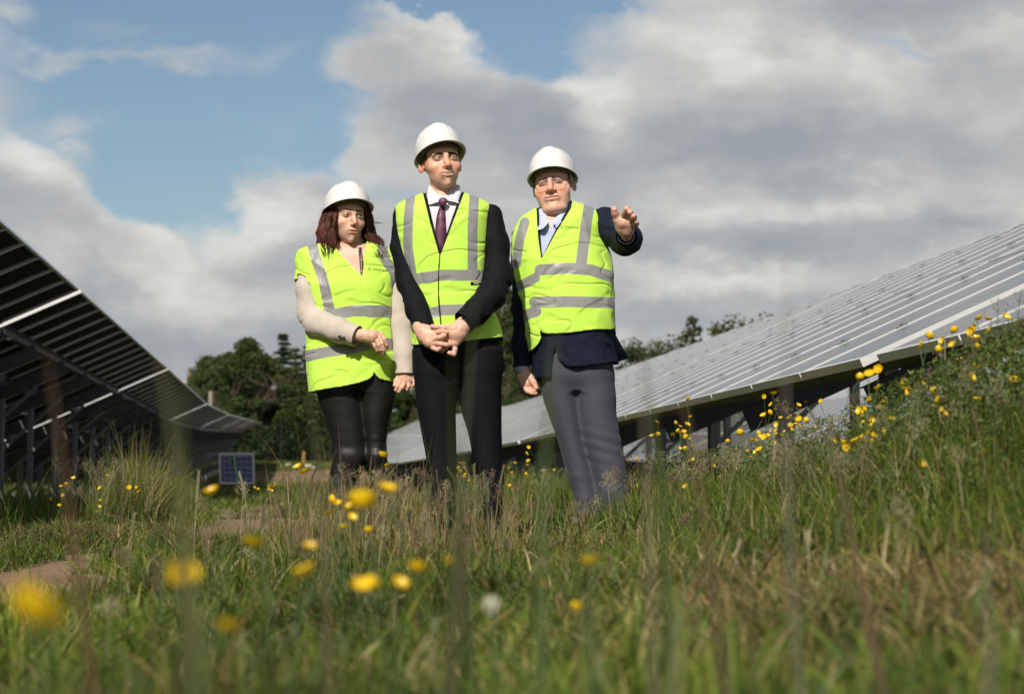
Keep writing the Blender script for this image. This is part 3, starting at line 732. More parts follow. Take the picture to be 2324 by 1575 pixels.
def make_vest(fig, S, V_poly, hem_poly, arms, armr, grey, lines=(), edgecol=(.62, .9, .06), edgew=0.0, opening=None, neck=None, seed=0, foldk=1.0, h=.0062, back_hem=None, extra=None):
    w = fig.w
    def f(P): 
        d = loft(P, S)-folds(P, foldk, seed)
        if extra: d = extra(P, d)
        return d
    lo = fig.p(640, 1000, 0); z = [s[0] for s in S]; xs = [s[1]-s[3] for s in S]+[s[1]+s[3] for s in S]
    V, F = snets(f, (min(xs)-.03, -.28, min(z)-.01), (max(xs)+.03, .28, max(z)+.02), h)
    for _ in range(2):                                            # settle the surface exactly onto the form
        e = 1e-3; d0 = f(V); g = np.stack([(f(V+np.eye(3)[i]*e)-d0)/e for i in range(3)], 1); V = V-g*(d0/np.maximum((g*g).sum(1), .2))[:, None]
    px, py = fig.px(V); front = V[:, 1] < .02
    if opening:                                                   # one front panel lies over the other
        side = band(px, py, opening, 0); ox = np.interp(py, [q[1] for q in opening], [q[0] for q in opening]); s_ = np.sign(px-ox)*side
        V = V+g*(np.clip(s_*.9+.5, 0, 1)*np.exp(-np.clip(s_, 0, None)/26)*.0034*front)[:, None]
    vn = np.where(front, -poly(px, py, V_poly)*w, -1.0)
    hm = np.where(front, poly(px, py, hem_poly)*w, fig.p(1000, back_hem or max(q[1] for q in hem_poly), 0)[2]-V[:, 2])
    a_ = -(chain(V, arms[0], .02)-armr); b_ = -(chain(V, arms[1], .02)-armr)
    nk = -1.0*np.ones(len(V)) if neck is None else neck[1]-np.hypot(V[:, 0]-neck[0][0], V[:, 1]-neck[0][1])
    g_ = np.maximum.reduce([vn, hm, a_, b_, nk]); V, F = clip(V, F, g_)
    px, py = fig.px(V); front = V[:, 1] < .02
    gr = np.minimum.reduce([band(px, py, L, hw) for L, hw, *_ in grey])*w
    for L, hw, side in [q for q in grey if len(q) > 2]: pass
    ed = np.ones(len(V))
    if edgew:
        vn = np.where(front, np.abs(poly(px, py, V_poly))*w, 1.0); hm = np.abs(poly(px, py, hem_poly))*w
        a_ = np.abs(chain(V, arms[0], .02)-armr); b_ = np.abs(chain(V, arms[1], .02)-armr)
        op = np.abs(band(px, py, opening, 0))*w+(~front)*1.0 if opening else np.ones(len(V))
        ed = np.minimum.reduce([vn, hm, a_, b_, op*1.3])-edgew
    o = fig.mesh('safety_vest', V, F, M_VEST, attrs={'grey': gr, 'edge': ed, 'edgecol': np.tile(np.array(edgecol), (len(V), 1))}, thick=.002)
    o['_'] = 1; del o['_']; return o, BVHTree.FromPolygons([tuple(v) for v in V], F)
BV = {}
def cloth(fig, name, f, lo, hi, m, g=None, h=.008, attrs=None, thick=.003, parent=None):
    V, F = snets(f, lo, hi, h)
    e = 1e-3; d0 = f(V); G = np.stack([(f(V+np.eye(3)[i]*e)-d0)/e for i in range(3)], 1); V = V-G*(d0/np.maximum((G*G).sum(1), .2))[:, None]
    if g is not None: V, F = clip(V, F, g(V))
    BV[name] = BVHTree.FromPolygons([tuple(v) for v in V], [tuple(map(int, q)) for q in F])
    return fig.mesh(name, V, F, m, attrs=attrs(V) if attrs else None, thick=thick, parent=parent)
def flat(fig, name, pts, m, thick=.002, parent=None, smooth=False):
    """a small patch of cloth through given local points (rows of equal length)"""
    n = len(pts[0]); V = [tuple(p) for r in pts for p in r]; F = [(i*n+j, i*n+j+1, (i+1)*n+j+1, (i+1)*n+j) for i in range(len(pts)-1) for j in range(n-1)]
    bm = bmesh.new(); bv = [bm.verts.new(v) for v in V]; [bm.faces.new([bv[i] for i in f]) for f in F]; bmesh.ops.recalc_face_normals(bm, faces=bm.faces)
    bm.normal_update()
    if sum(f.normal.y for f in bm.faces) > 0: bmesh.ops.reverse_faces(bm, faces=bm.faces)
    me = bpy.data.meshes.new(name); bm.to_mesh(me); bm.free(); me.materials.append(m)
    if smooth: me.polygons.foreach_set('use_smooth', np.ones(len(me.polygons), bool))
    o = bpy.data.objects.new(name, me); COL.objects.link(o); o.parent = parent or fig.e
    k = o.modifiers.new('thickness', 'SOLIDIFY'); k.thickness = thick; k.offset = 1; return o
from mathutils.bvhtree import BVHTree
def lay(fig, bvh, x, y, off):
    """local point on a garment seen at (x, y), lifted off the cloth"""
    a = Vector(fig.p(x, y, 1.0)); b = Vector(fig.p(x, y, 0)); d = (b-a).normalized(); h = bvh.ray_cast(a, d)
    return np.array(h[0]-d*off) if h[0] is not None else fig.p(x, y, .12)
def lines_on(fig, S, name, rows, m, parent, off=.004, thick=.001, smooth=True):
    return flat(fig, name, [[lay(fig, S, x, y, off) for x, y in r] for r in rows], m, thick, parent, smooth)
def badge(fig, S, x0, y0, wpx, slope, parent, sk=0.0):
    """small printed emblem and the airport's name on the chest of a vest, laid on the cloth"""
    cu = bpy.data.curves.new('t', 'FONT'); cu.body = 'DublinAirport'; cu.size = 1.0; cu.space_character = 1.02; cu.resolution_u = 3
    ob = bpy.data.objects.new('t', cu); COL.objects.link(ob); dg = bpy.context.evaluated_depsgraph_get(); me = bpy.data.meshes.new_from_object(ob.evaluated_get(dg))
    COL.objects.unlink(ob); bpy.data.objects.remove(ob)
    V = np.array([v.co[:] for v in me.vertices]); F = [tuple(p.vertices) for p in me.polygons]; wd = V[:, 0].max(); k = wpx*.76/wd
    def place(u, v, off=.0036): x = x0+u; return lay(fig, S, x, y0+slope*u+sk*u*u/wpx-v, off)
    P = [place(wpx*.24+a*k, b*k*1.15) for a, b in V[:, :2]]
    me2 = fig.mesh('printed_name', P, F, M_PRINT, parent=parent, smooth=False)
    mb = MB()                                                     # emblem: an open ring of blades round a dot of cloth
    for q in range(5):
        pts_o = []; pts_i = []
        for i in range(7):
            a = 2*math.pi*(q+.08+.80*i/6)/5; r = wpx*.075; pts_o.append(place(wpx*.09+r*math.cos(a)*1.05, wpx*.02+r*math.sin(a)*1.2)); ri = r*(.50+.06*i)
            pts_i.append(place(wpx*.09+ri*math.cos(a)*1.05, wpx*.02+ri*math.sin(a)*1.2))
        mb.add(pts_o+pts_i, [(i, i+1, i+8, i+7) for i in range(6)])
    e = mb.build('printed_emblem', [M_PRINT], parent)
def sleeve_attr(fig, arms, n=3.2):
    """stripe coordinate running round the sleeves so that pinstripes follow the arm"""
    def a(V):
        out = np.zeros(len(V)); best = np.full(len(V), 9.0)
        for arm in arms:
            for (p, r1), (q, r2) in zip(arm[:-1], arm[1:]):
                p = np.array(p); q = np.array(q); t = q-p; L = np.linalg.norm(t); t = t/L; h = np.clip((V-p) @ t/L, 0, 1); c = p+h[:, None]*(q-p); r = V-c; dist = _len(r)-(r1+(r2-r1)*h)
                u = np.cross(t, (0, 1, 0)); u /= np.linalg.norm(u); v = np.cross(t, u)
                ang = np.arctan2(r @ u, -(r @ v)*np.sign(v[1]) if abs(v[1]) > .1 else r @ v); s_ = ang*.047
                m = dist < best; out[m] = s_[m]; best[m] = dist[m]
        return {'stripe': out}
    return a
M_PRINT = mat('dark_print', (.02, .025, .03), .6)
M_SUITB = mat('black_suit_wool', (.0060, .0065, .009), .80, spec=.15, var=.1, vscale=5, bump=.0004, bscale=500)
M_NAVY = mat('navy_suit_wool', (.0085, .0125, .027), .78, spec=.15, var=.1, vscale=5, bump=.0004, bscale=500)
def grey_fn(t, b, co, base, nb):
    s = t.new('ShaderNodeMapping'); s.inputs['Scale'].default_value = (900, 900, 60); t.l.new(co, s.inputs[0]); n = t.noise(s.outputs[0], 1, 3, .6)
    return t.mix(n, (.026, .028, .042, 1), (.066, .070, .094, 1))
M_GREYT = mat('blue_grey_trouser_cloth', (.05, .052, .07), .8, sheen=.05, bump=.0004, bscale=400, fn=grey_fn)
M_LEATHER = mat('black_leather', (.010, .010, .010), .50, spec=.4, bump=.0010, bscale=45, var=.1)
M_SHIRTW = mat('white_shirt_cotton', (.62, .62, .66), .8, bump=.0004, bscale=300)
def blues_fn(t, b, co, base, nb):
    s = t.new('ShaderNodeSeparateXYZ'); t.l.new(co, s.inputs[0]); f = t.m('FRACT', t.m('MULTIPLY', s.outputs[0], 190.0)); return t.mix(t.smooth(f, .35, .65), base, (.36, .42, .62, 1))
M_SHIRTB = mat('pale_blue_shirt', (.52, .57, .74), .8, bump=.0004, bscale=300, fn=blues_fn)
def pin_fn(t, b, co, base, nb):
    a = t.new('ShaderNodeAttribute', attribute_name='stripe').outputs['Fac']; f = t.m('FRACT', t.m('ADD', t.m('MULTIPLY', a, 82.0), .5))
    l = t.smooth(t.m('ABSOLUTE', t.m('SUBTRACT', f, .5)), .03, .08, 1, 0); return t.mix(t.m('MULTIPLY', l, .24), base, (.25, .17, .16, 1))
M_PIN = mat('cream_pinstripe_cloth', (.52, .45, .385), .8, sheen=.2, var=.06, bump=.0005, bscale=300, fn=pin_fn)
def tie_fn(t, b, co, base, nb):
    v = t.new('ShaderNodeTexVoronoi'); v.inputs['Scale'].default_value = 210; v.inputs['Randomness'].default_value = .15; t.l.new(co, v.inputs['Vector'])
    return t.mix(t.smooth(v.outputs['Distance'], .25, .4), (.26, .09, .19, 1), base)
M_TIE = mat('plum_patterned_silk', (.075, .016, .045), .5, fn=tie_fn)
M_HAIRB = mat('brown_hair', (.048, .014, .008), .42, spec=.35, col2=(.12, .036, .017), vscale=22)
M_SHOE = mat('black_shoe_leather', (.012, .011, .010), .35)
M_METAL = mat('polished_metal', (.7, .7, .72), .2, 1.0)
def leg(fig, S): return [fig.sec(*s) for s in S]
def shoes(fig, spots, heel=0.0):
    for x, y, d, toe in spots:
        g = fig.p(x, 1065, d); c = np.array((g[0], g[1], 0.0))
        def f(P):
            q = P-c; r = q @ rotm(0, 0, -toe); q = (P-c) @ np.array(Matrix.Rotation(toe, 3, 'Z'))
            e = smin(ell(q, (0, -.075, .035), (.046, .085, .032)), ell(q, (0, .055, .05), (.036, .055, .045)), .04)
            return smax(e, -(q[:, 2]-.004), .004)
        V, F = snets(f, c+np.array((-.17, -.2, -.01)), c+np.array((.17, .2, .12)), .006)
        fig.mesh('shoe', V, F, M_SHOE)
def core(fig, S, arms, legs, skin, neck):
    """the figure under the clothes: trunk, arms and legs as one surface that the head and hands run into"""
    top = max(q[0] for q in legs[0])+.08; Sc = [(a, b, c, max(d-.045, .03), max(e-.045, .03)) for a, b, c, d, e in S if a > top]; lg = []
    for L in legs: lg.append([(a, b, c, d*.62, e*.55) for a, b, c, d, e in L]+[(Sc[-1][0]+.06, b0, c0, .06, .05) for a0, b0, c0, d0, e0 in [max(L)]])
    def f(P):
        d = loft(P, Sc)
        for a in arms: d = smin(d, chain(P, [(p, r*.62) for p, r in a], .02), .03)
        for L in lg: d = smin(d, loft(P, L), .04)
        return smin(d, chain(P, [(p, r*.8) for p, r in neck], .02), .03)
    xs = [s_[1]-s_[3] for s_ in S]+[s_[1]+s_[3] for s_ in S]; V, F = snets(f, (min(xs)-.12, -.45, .02), (max(xs)+.26, .2, max(s_[0] for s_ in S)+.05), .012)
    return V, F, np.tile(np.array(skin), (len(V), 1))
# ================================================================== the woman
def woman():
    f = Fig(800, 9.0, 0.0, 'woman with long brown hair, hi-vis vest over cream pinstripe jacket, left of both men'); w = f.w
    S = [f.sec(*s) for s in [(540, 775, 812, .045), (550, 748, 830, .06), (557, 716, 862, .075), (564, 692, 884, .085), (575, 676, 902, .095), (600, 669, 909, .105), (632, 671, 911, .118), (660, 678, 900, .128), (700, 685, 896, .125),
                             (750, 694, 896, .125), (800, 695, 901, .13), (850, 699, 897, .137), (889, 703, 895, .142), (960, 706, 895, .142)]]
    Ll = leg(f, [(850, 712, 812, .10), (880, 716, 818, .10), (905, 722, 824, .095), (950, 738, 830, .085), (983, 748, 832, .078), (1010, 755, 832, .070), (1035, 757, 833, .066, .01), (1070, 750, 822, .062), (1100, 745, 808, .060), (1150, 750, 798, .05), (1215, 756, 794, .045)])
    Lr = leg(f, [(850, 806, 897, .10), (880, 812, 899, .10), (905, 816, 897, .095), (950, 824, 886, .085), (983, 828, 880, .076), (1010, 832, 877, .068), (1035, 833, 878, .066, .015), (1070, 836, 883, .062), (1100, 838, 886, .060), (1150, 842, 884, .05), (1215, 846, 882, .045)])
    Sj = [(a, b, c, d-.014, e-.014) for a, b, c, d, e in S]
    ra = f.ch([(702, 596, 0, 26), (704, 655, .03, 31), (709, 712, .05, 31), (722, 733, .09, 29), (765, 748, .155, 26), (835, 771, .205, 21)])
    la = f.ch([(884, 592, 0, 20), (902, 655, .01, 24), (911, 735, .03, 25), (918, 800, .06, 23), (919, 880, .09, 22)])
    CA = [ra[:5]+[(f.p(815, 764, .19), 14*w)], la[:4]+[(f.p(919, 850, .08), 14*w)]]
    cr = f.p(811, 764, .185); dr = (f.p(835, 771, .205)-f.p(765, 748, .155)); dr /= np.linalg.norm(dr)
    cl = f.p(919, 850, .08); dl = np.array((0.0, -.12, -1.0)); dl /= np.linalg.norm(dl)
    def fj(P):
        fo = .0022*vnoise(P*np.array((20, 20, 26)), 4)+.0010*vnoise(P*np.array((50, 50, 30)), 6)
        e0 = _len(P-f.p(712, 722, .06)); fo = fo-.006*np.exp(-(e0/.05)**2)*np.sin((P[:, 2]-P[:, 0]*.6)*190)
        a = chain(P, ra, .02); b = chain(P, la, .02); return smin(smin(loft(P, Sj), a, .012), b, .012)-fo
    def gj(V):
        px, py = f.px(V); fr = V[:, 1] < .02
        vn = np.where(fr, -poly(px, py, [(745, 520), (766, 566), (818, 640), (836, 640), (836, 520)])*w, -1)
        nk = .062-np.hypot(V[:, 0]-nkc[0], V[:, 1]-nkc[1])
        sr = np.where(chain(V, ra, .02) < .02, (V-cr) @ dr, -1); sl2 = np.where(chain(V, la, .02) < .02, (V-cl) @ dl, -1)
        return np.maximum.reduce([vn, sr, sl2, nk, f.p(800, 838, 0)[2]-V[:, 2] - (chain(V, la, .02) < .03)*1.0])
    nkc = f.p(792, 560, -.02)
    jk = cloth(f, 'jacket', fj, f.p(655, 900, 0)-np.array((0, .34, .02)), f.p(955, 540, 0)+np.array((0, .2, .02)), M_PIN, gj, .0075, sleeve_attr(f, [ra, la]))
    for x, y in ((771, 764.5), (779.8, 767.3)):
        mb = MB(); p = Vector(f.p(x, y, .185+.036)); mb.tube([p+Vector((0, .006, 0)), p-Vector((0, .001, 0)), p-Vector((0, .0025, 0))], [.0075, .0075, .0055], 14); smooth_by_angle(mb.build('button', [M_BLACKP], jk))
    Vp = [(740, 500), (756, 556), (770, 573), (795, 602), (822, 627), (825, 612), (826, 576), (832, 556), (832, 500)]
    hem = [(560, 898), (690, 891), (704, 889), (740, 882), (780, 876), (820, 867), (838, 860), (846, 852), (849, 842), (853, 852), (862, 860), (893, 867.5), (1020, 872), (1020, 480), (560, 480)]
    grey = [([(706, 545), (718, 590), (735, 640), (748, 705)], 11.5), ([(690, 722), (755, 714), (800, 706), (838, 705)], 13), ([(838, 707), (868, 706), (920, 716)], 13.5),
            ([(680, 812), (740, 799), (800, 790), (848, 778)], 12.5), ([(850, 780), (880, 780), (930, 794)], 13), ([(868, 560), (874, 590), (896, 622)], 11), ([(893, 625), (901, 700)], 8)]
    op = [(822, 620), (826, 640), (838, 700), (843, 750), (848, 800), (850, 860)]
    vs, vb = make_vest(f, S, Vp, hem, (ra[:3], la[:4]), .007, grey, opening=op, neck=(nkc, .05), seed=21, foldk=.9, back_hem=892)
    badge(f, vb, 835, 611, 44, .10, vs, .05)
    lines_on(f, vb, 'hem_binding', [[(x, y-1.6) for x, y in hem[2:9]], [(x, y+.2) for x, y in hem[2:9]]], M_BINDL, vs, .0030)
    # body: head, neck, chest, hands
    c = dict(taper=.22, wide=.95, jaw=.78, socket_shade=.35, nose=.86, mouth=1.28, slit=.0042, skin=(.69, .43, .315), lip=(.52, .15, .13), hair=(.05, .02, .012), brow_h=.0045, brow_a=.55, brow_arch=.16, blush=.4, iris=(.06, .03, .015), gaze=.12, lash=1.0)
    M = head_matrix(f, f.p(803.6, 489.5, .10), .40, .03, .05, 1.06)
    neck = [(f.p(797, 535, .0), .047), (f.p(797, 568, -.01), .052), (f.p(797, 600, .0), .07)]
    parts = [make_head(f, M, c, neck)]
    def fchest(P): return loft(P, [(a, b, c_, d-.026, e-.026) for a, b, c_, d, e in S])
    V, F = snets(fchest, f.p(740, 680, 0)-np.array((0, .25, 0)), f.p(850, 545, 0)+np.array((0, .1, 0)), .008)
    px, py = f.px(V); V, F = clip(V, F, np.maximum(poly(px, py, [(745, 545), (850, 545), (850, 650), (745, 650)]), (V[:, 1])*400)); parts.append((V, F, np.tile((.69, .42, .305), (len(V), 1))))
    cb = BVHTree.FromPolygons([tuple(v) for v in V], F)
    # lanyard, blouse
    strip = lambda pts, hw: [[(x-hw, y) for x, y in pts], [(x+hw, y) for x, y in pts]]
    ly = lines_on(f, cb, 'lanyard', strip([(764, 566), (776, 583), (792, 604), (808, 619), (821, 628)], 2.0), M_LANB, f.e, .003, .001)
    lines_on(f, cb, 'lanyard', strip([(817, 562), (819, 585), (821, 608), (823, 626)], 4.2), M_LANY, f.e, .003, .001)
    sk = (.68, .42, .31); r = lambda v: v*w
    H = lambda L: f.ch(L)
    hr = hand(f, [H([(800, 761, .185, 14), (822, 760, .195, 13), (848, 762, .205, 14.5)]), H([(848, 762, .205, 14.5), (861, 761, .205, 7)]), H([(822, 765, .19, 12), (845, 771, .205, 9)])],
              [H([(865, 757, .205, 5.2), (873, 770, .212, 4.9), (877.5, 783, .207, 4.3), (878, 792, .195, 3.8)]), H([(860, 762, .215, 5.4), (867, 780, .224, 5.1), (871, 794, .218, 4.6), (871.5, 803, .205, 4.0)]),
               H([(853, 767, .215, 5.4), (860, 783, .220, 5.0), (864, 794, .212, 4.5), (866, 801, .2, 3.9)]), H([(845, 772, .21, 5.0), (851, 786, .212, 4.6), (855.5, 795, .205, 4.1), (857.5, 801, .195, 3.6)])],
              H([(828, 770, .17, 8), (845, 778, .165, 6.5), (858, 784, .17, 5.2)]), sk, seed=3)
    hl_ = hand(f, [H([(919, 838, .08, 14), (919, 852, .085, 15), (921, 864, .09, 14.5)]), H([(911, 864, .095, 8), (932, 862, .09, 8.5)])],
               [H([(908, 866, .10, 5.8), (903, 876, .112, 5.2), (898.5, 885, .108, 4.4)]), H([(918, 868, .105, 5.9), (912, 880, .118, 5.4), (906, 889, .112, 4.5)]), H([(929, 867, .102, 5.6), (927.5, 877, .116, 5.2), (924.5, 884, .112, 4.3)]), H([(938, 864, .095, 5.0), (938, 873, .106, 4.6), (935.5, 878, .105, 4.0)])],
               H([(907, 854, .085, 8), (900, 863, .09, 6.6), (896.5, 874, .095, 5.0)]), sk, seed=5)
    parts += [hr, hl_]; V, F, C = join(parts+[core(f, S, CA, (Ll, Lr), sk, neck)]); f.mesh('body', V, F, M_SKIN, attrs={'skin': C})
    for s_ in (-1, 1): eyeball(f, M, c, s_)
    eyebrows(f, M, c, (.05, .022, .014), 70)
    mb = MB(); p = Vector(f.p(932, 865.5, .118)); mb.tube([p+Vector((0, .002, 0)), p-Vector((0, .004, 0))], [.0062, .0035], 12); mb.tube([p+Vector((.009*math.cos(a), .004+.009*math.sin(a), .001)) for a in np.linspace(0, 6.3, 15)], .0013, 6); smooth_by_angle(mb.build('ring', [M_METAL], f.e))
    c_hat_dark[0] = False
    make_hat(f, M, -.20, .002, 1.0)
    # hair: an inner mass and strands
    def fh(P):
        d = chain(P, f.ch([(770, 470, -.04, 27), (750, 500, -.02, 20), (741, 530, 0, 19), (748, 562, .05, 13)]), .03)
        d = smin(d, chain(P, f.ch([(815, 470, -.08, 26), (830, 500, -.07, 14), (838, 535, -.05, 14), (856, 568, .03, 11)]), .03), .02)
        d = smin(d, chain(P, f.ch([(795, 480, -.12, 34), (790, 545, -.10, 32)]), .03), .03)
        return d+.004*vnoise(P*np.array((45, 45, 18)), 2)
    hair = cloth(f, 'hair', fh, f.p(715, 600, -.2)-np.array((.0, .35, 0)), f.p(885, 420, -.2)+np.array((0, .1, 0)), M_HAIRB, None, .006, thick=0)
    G1 = [[(776, 462, .06), (767, 486, .085), (763, 512, .085), (764, 545, .085), (756, 572, .10)], [(765, 458, .04), (753, 488, .07), (749, 520, .075), (752, 552, .09), (746, 584, .11)], [(748, 462, -.01), (738, 490, .035), (732, 524, .04), (737, 554, .07), (736, 580, .09)],
          [(737, 470, -.05), (728, 498, -.03), (721, 530, -.01), (722, 554, .02), (731, 574, .06)]]
    G2 = [[(829, 466, .03), (832, 498, .01), (829, 528, .01), (838, 558, .06), (850, 586, .11)], [(833, 466, -.02), (839, 498, -.03), (840, 530, -.02), (857, 552, .04), (868, 590, .10)], [(832, 470, -.06), (844, 503, -.06), (849, 533, -.05), (868, 548, .0), (878, 574, .06)]]
    mb = MB(); rg = random.Random(5)
    def lock(G, n, wv=1.0, stray=0.0, rad=.0011, spread=1.0):
        k = rg.random()*(len(G)-1.001); i = int(k); t = k-i; N = 24; ph = rg.uniform(0, 6.28); fr = rg.uniform(1.5, 2.3); end = rg.uniform(.80, 1.02); amp = rg.uniform(2.2, 4.6)*wv; dd = rg.gauss(0, .012); path = []
        for q in range(N):
            s_ = q/(N-1); u = s_*end*4; a = min(int(u), 3); v = u-a; v = v*v*(3-2*v)*.4+v*.6; A_ = np.array(G[i][a])*(1-v)+np.array(G[i][a+1])*v; B_ = np.array(G[i+1][a])*(1-v)+np.array(G[i+1][a+1])*v; P_ = A_*(1-t)+B_*t
            g = min(1, s_*1.5); path.append((P_[0]+amp*g*math.sin(ph+6.28*fr*s_)+stray*s_*s_, P_[1]+1.6*g*math.cos(ph*1.3+6.28*fr*s_), P_[2]+dd*g+.011*g*math.cos(ph+6.28*fr*s_)))
        for _ in range(n):
            ox, oy, od, oe = rg.gauss(0, 1.5*spread), rg.gauss(0, 1.5), rg.gauss(0, .0045), rg.uniform(.85, 1.0); pts = []
            for q in range(N):
                s_ = q/(N-1); w_ = (.75+.5*math.sin(s_*9+ph))*(1-.35*s_); m_ = min(N-1, q*oe); a = int(m_); v = m_-a; b = min(N-1, a+1); x, y, d_ = (path[a][e]*(1-v)+path[b][e]*v for e in range(3)); pts.append(f.p(x+ox*w_, y+oy*w_*.6, d_+od*w_))
            mb.tube(pts, [rad*(1-.7*(q/(N-1))**2) for q in range(N)], 3, cap=False)
    for _ in range(95): lock(G1, 16)
    for _ in range(70): lock(G2, 14)
    for _ in range(26): lock(G1, 2, 1.8, rg.uniform(-14, 6), .0005, 2.5)
    for _ in range(26): lock(G2, 2, 1.8, rg.uniform(-4, 16), .0005, 2.5)
    for q in range(7):
        pts = [f.p(x+rg.uniform(-1, 1), y+rg.uniform(-2, 2)+q, -.03) for x, y in ((832, 478), (840, 492), (850, 501), (862+q*1.2, 507-q*1.2))]; mb.tube(pts, .0006, 4, cap=False)
    mb.build('hair_strands', [M_HAIRB], hair, smooth=True)
    # trousers and boots
    hp = [f.sec(780, 715, 890, .11), f.sec(850, 714, 896, .112), f.sec(885, 730, 885, .09)]
    def ft(P):
        z = P[:, 2]; wr = .0014*vnoise(P*np.array((14, 14, 30)), 7)+.0014*vnoise(P*np.array((10, 10, 60)), 8)*np.exp(-((z-.47)/.06)**2)+.003*vnoise(P*np.array((10, 10, 70)), 9)*np.exp(-((z-.12)/.1)**2)
        return smin(smin(loft(P, Ll, 2.2), loft(P, Lr, 2.2), .02), loft(P, hp, 2.2), .03)-wr
    cloth(f, 'trousers', ft, f.p(700, 1215, 0)-np.array((0, .22, 0)), f.p(910, 800, 0)+np.array((0, .2, 0)), M_LEATHER, None, .0075, thick=0)
    shoes(f, [(776, 1220, .02, -.15), (866, 1220, .03, .3)])
M_BINDL = mat('lime_binding', (.74, .98, .14), .6)
def lan_fn(t, b, co, base, nb):
    s = t.new('ShaderNodeSeparateXYZ'); t.l.new(co, s.inputs[0]); f = t.m('FRACT', t.m('MULTIPLY', s.outputs[0], 62.0)); r = t.new('ShaderNodeValToRGB'); t.l.new(f, r.inputs[0]); e = r.color_ramp.elements; r.color_ramp.interpolation = 'CONSTANT'
    e[0].color = (.03, .02, .07, 1); e[1].position = .50; e[1].color = (.45, .10, .02, 1)
    for p_, c_ in ((.62, (.35, .22, .02, 1)), (.72, (.02, .16, .07, 1)), (.84, (.03, .03, .12, 1))): k = e.new(p_); k.color = c_
    g = t.smooth(t.noise(co, 70, 2, .5), .60, .64); return t.mix(g, r.outputs[0], (.5, .5, .5, 1))
M_LANY = mat('printed_lanyard', (.1, .1, .3), .5, fn=lan_fn); M_LANB = mat('blue_lanyard', (.04, .07, .25), .5, col2=(.1, .2, .3), vscale=60)
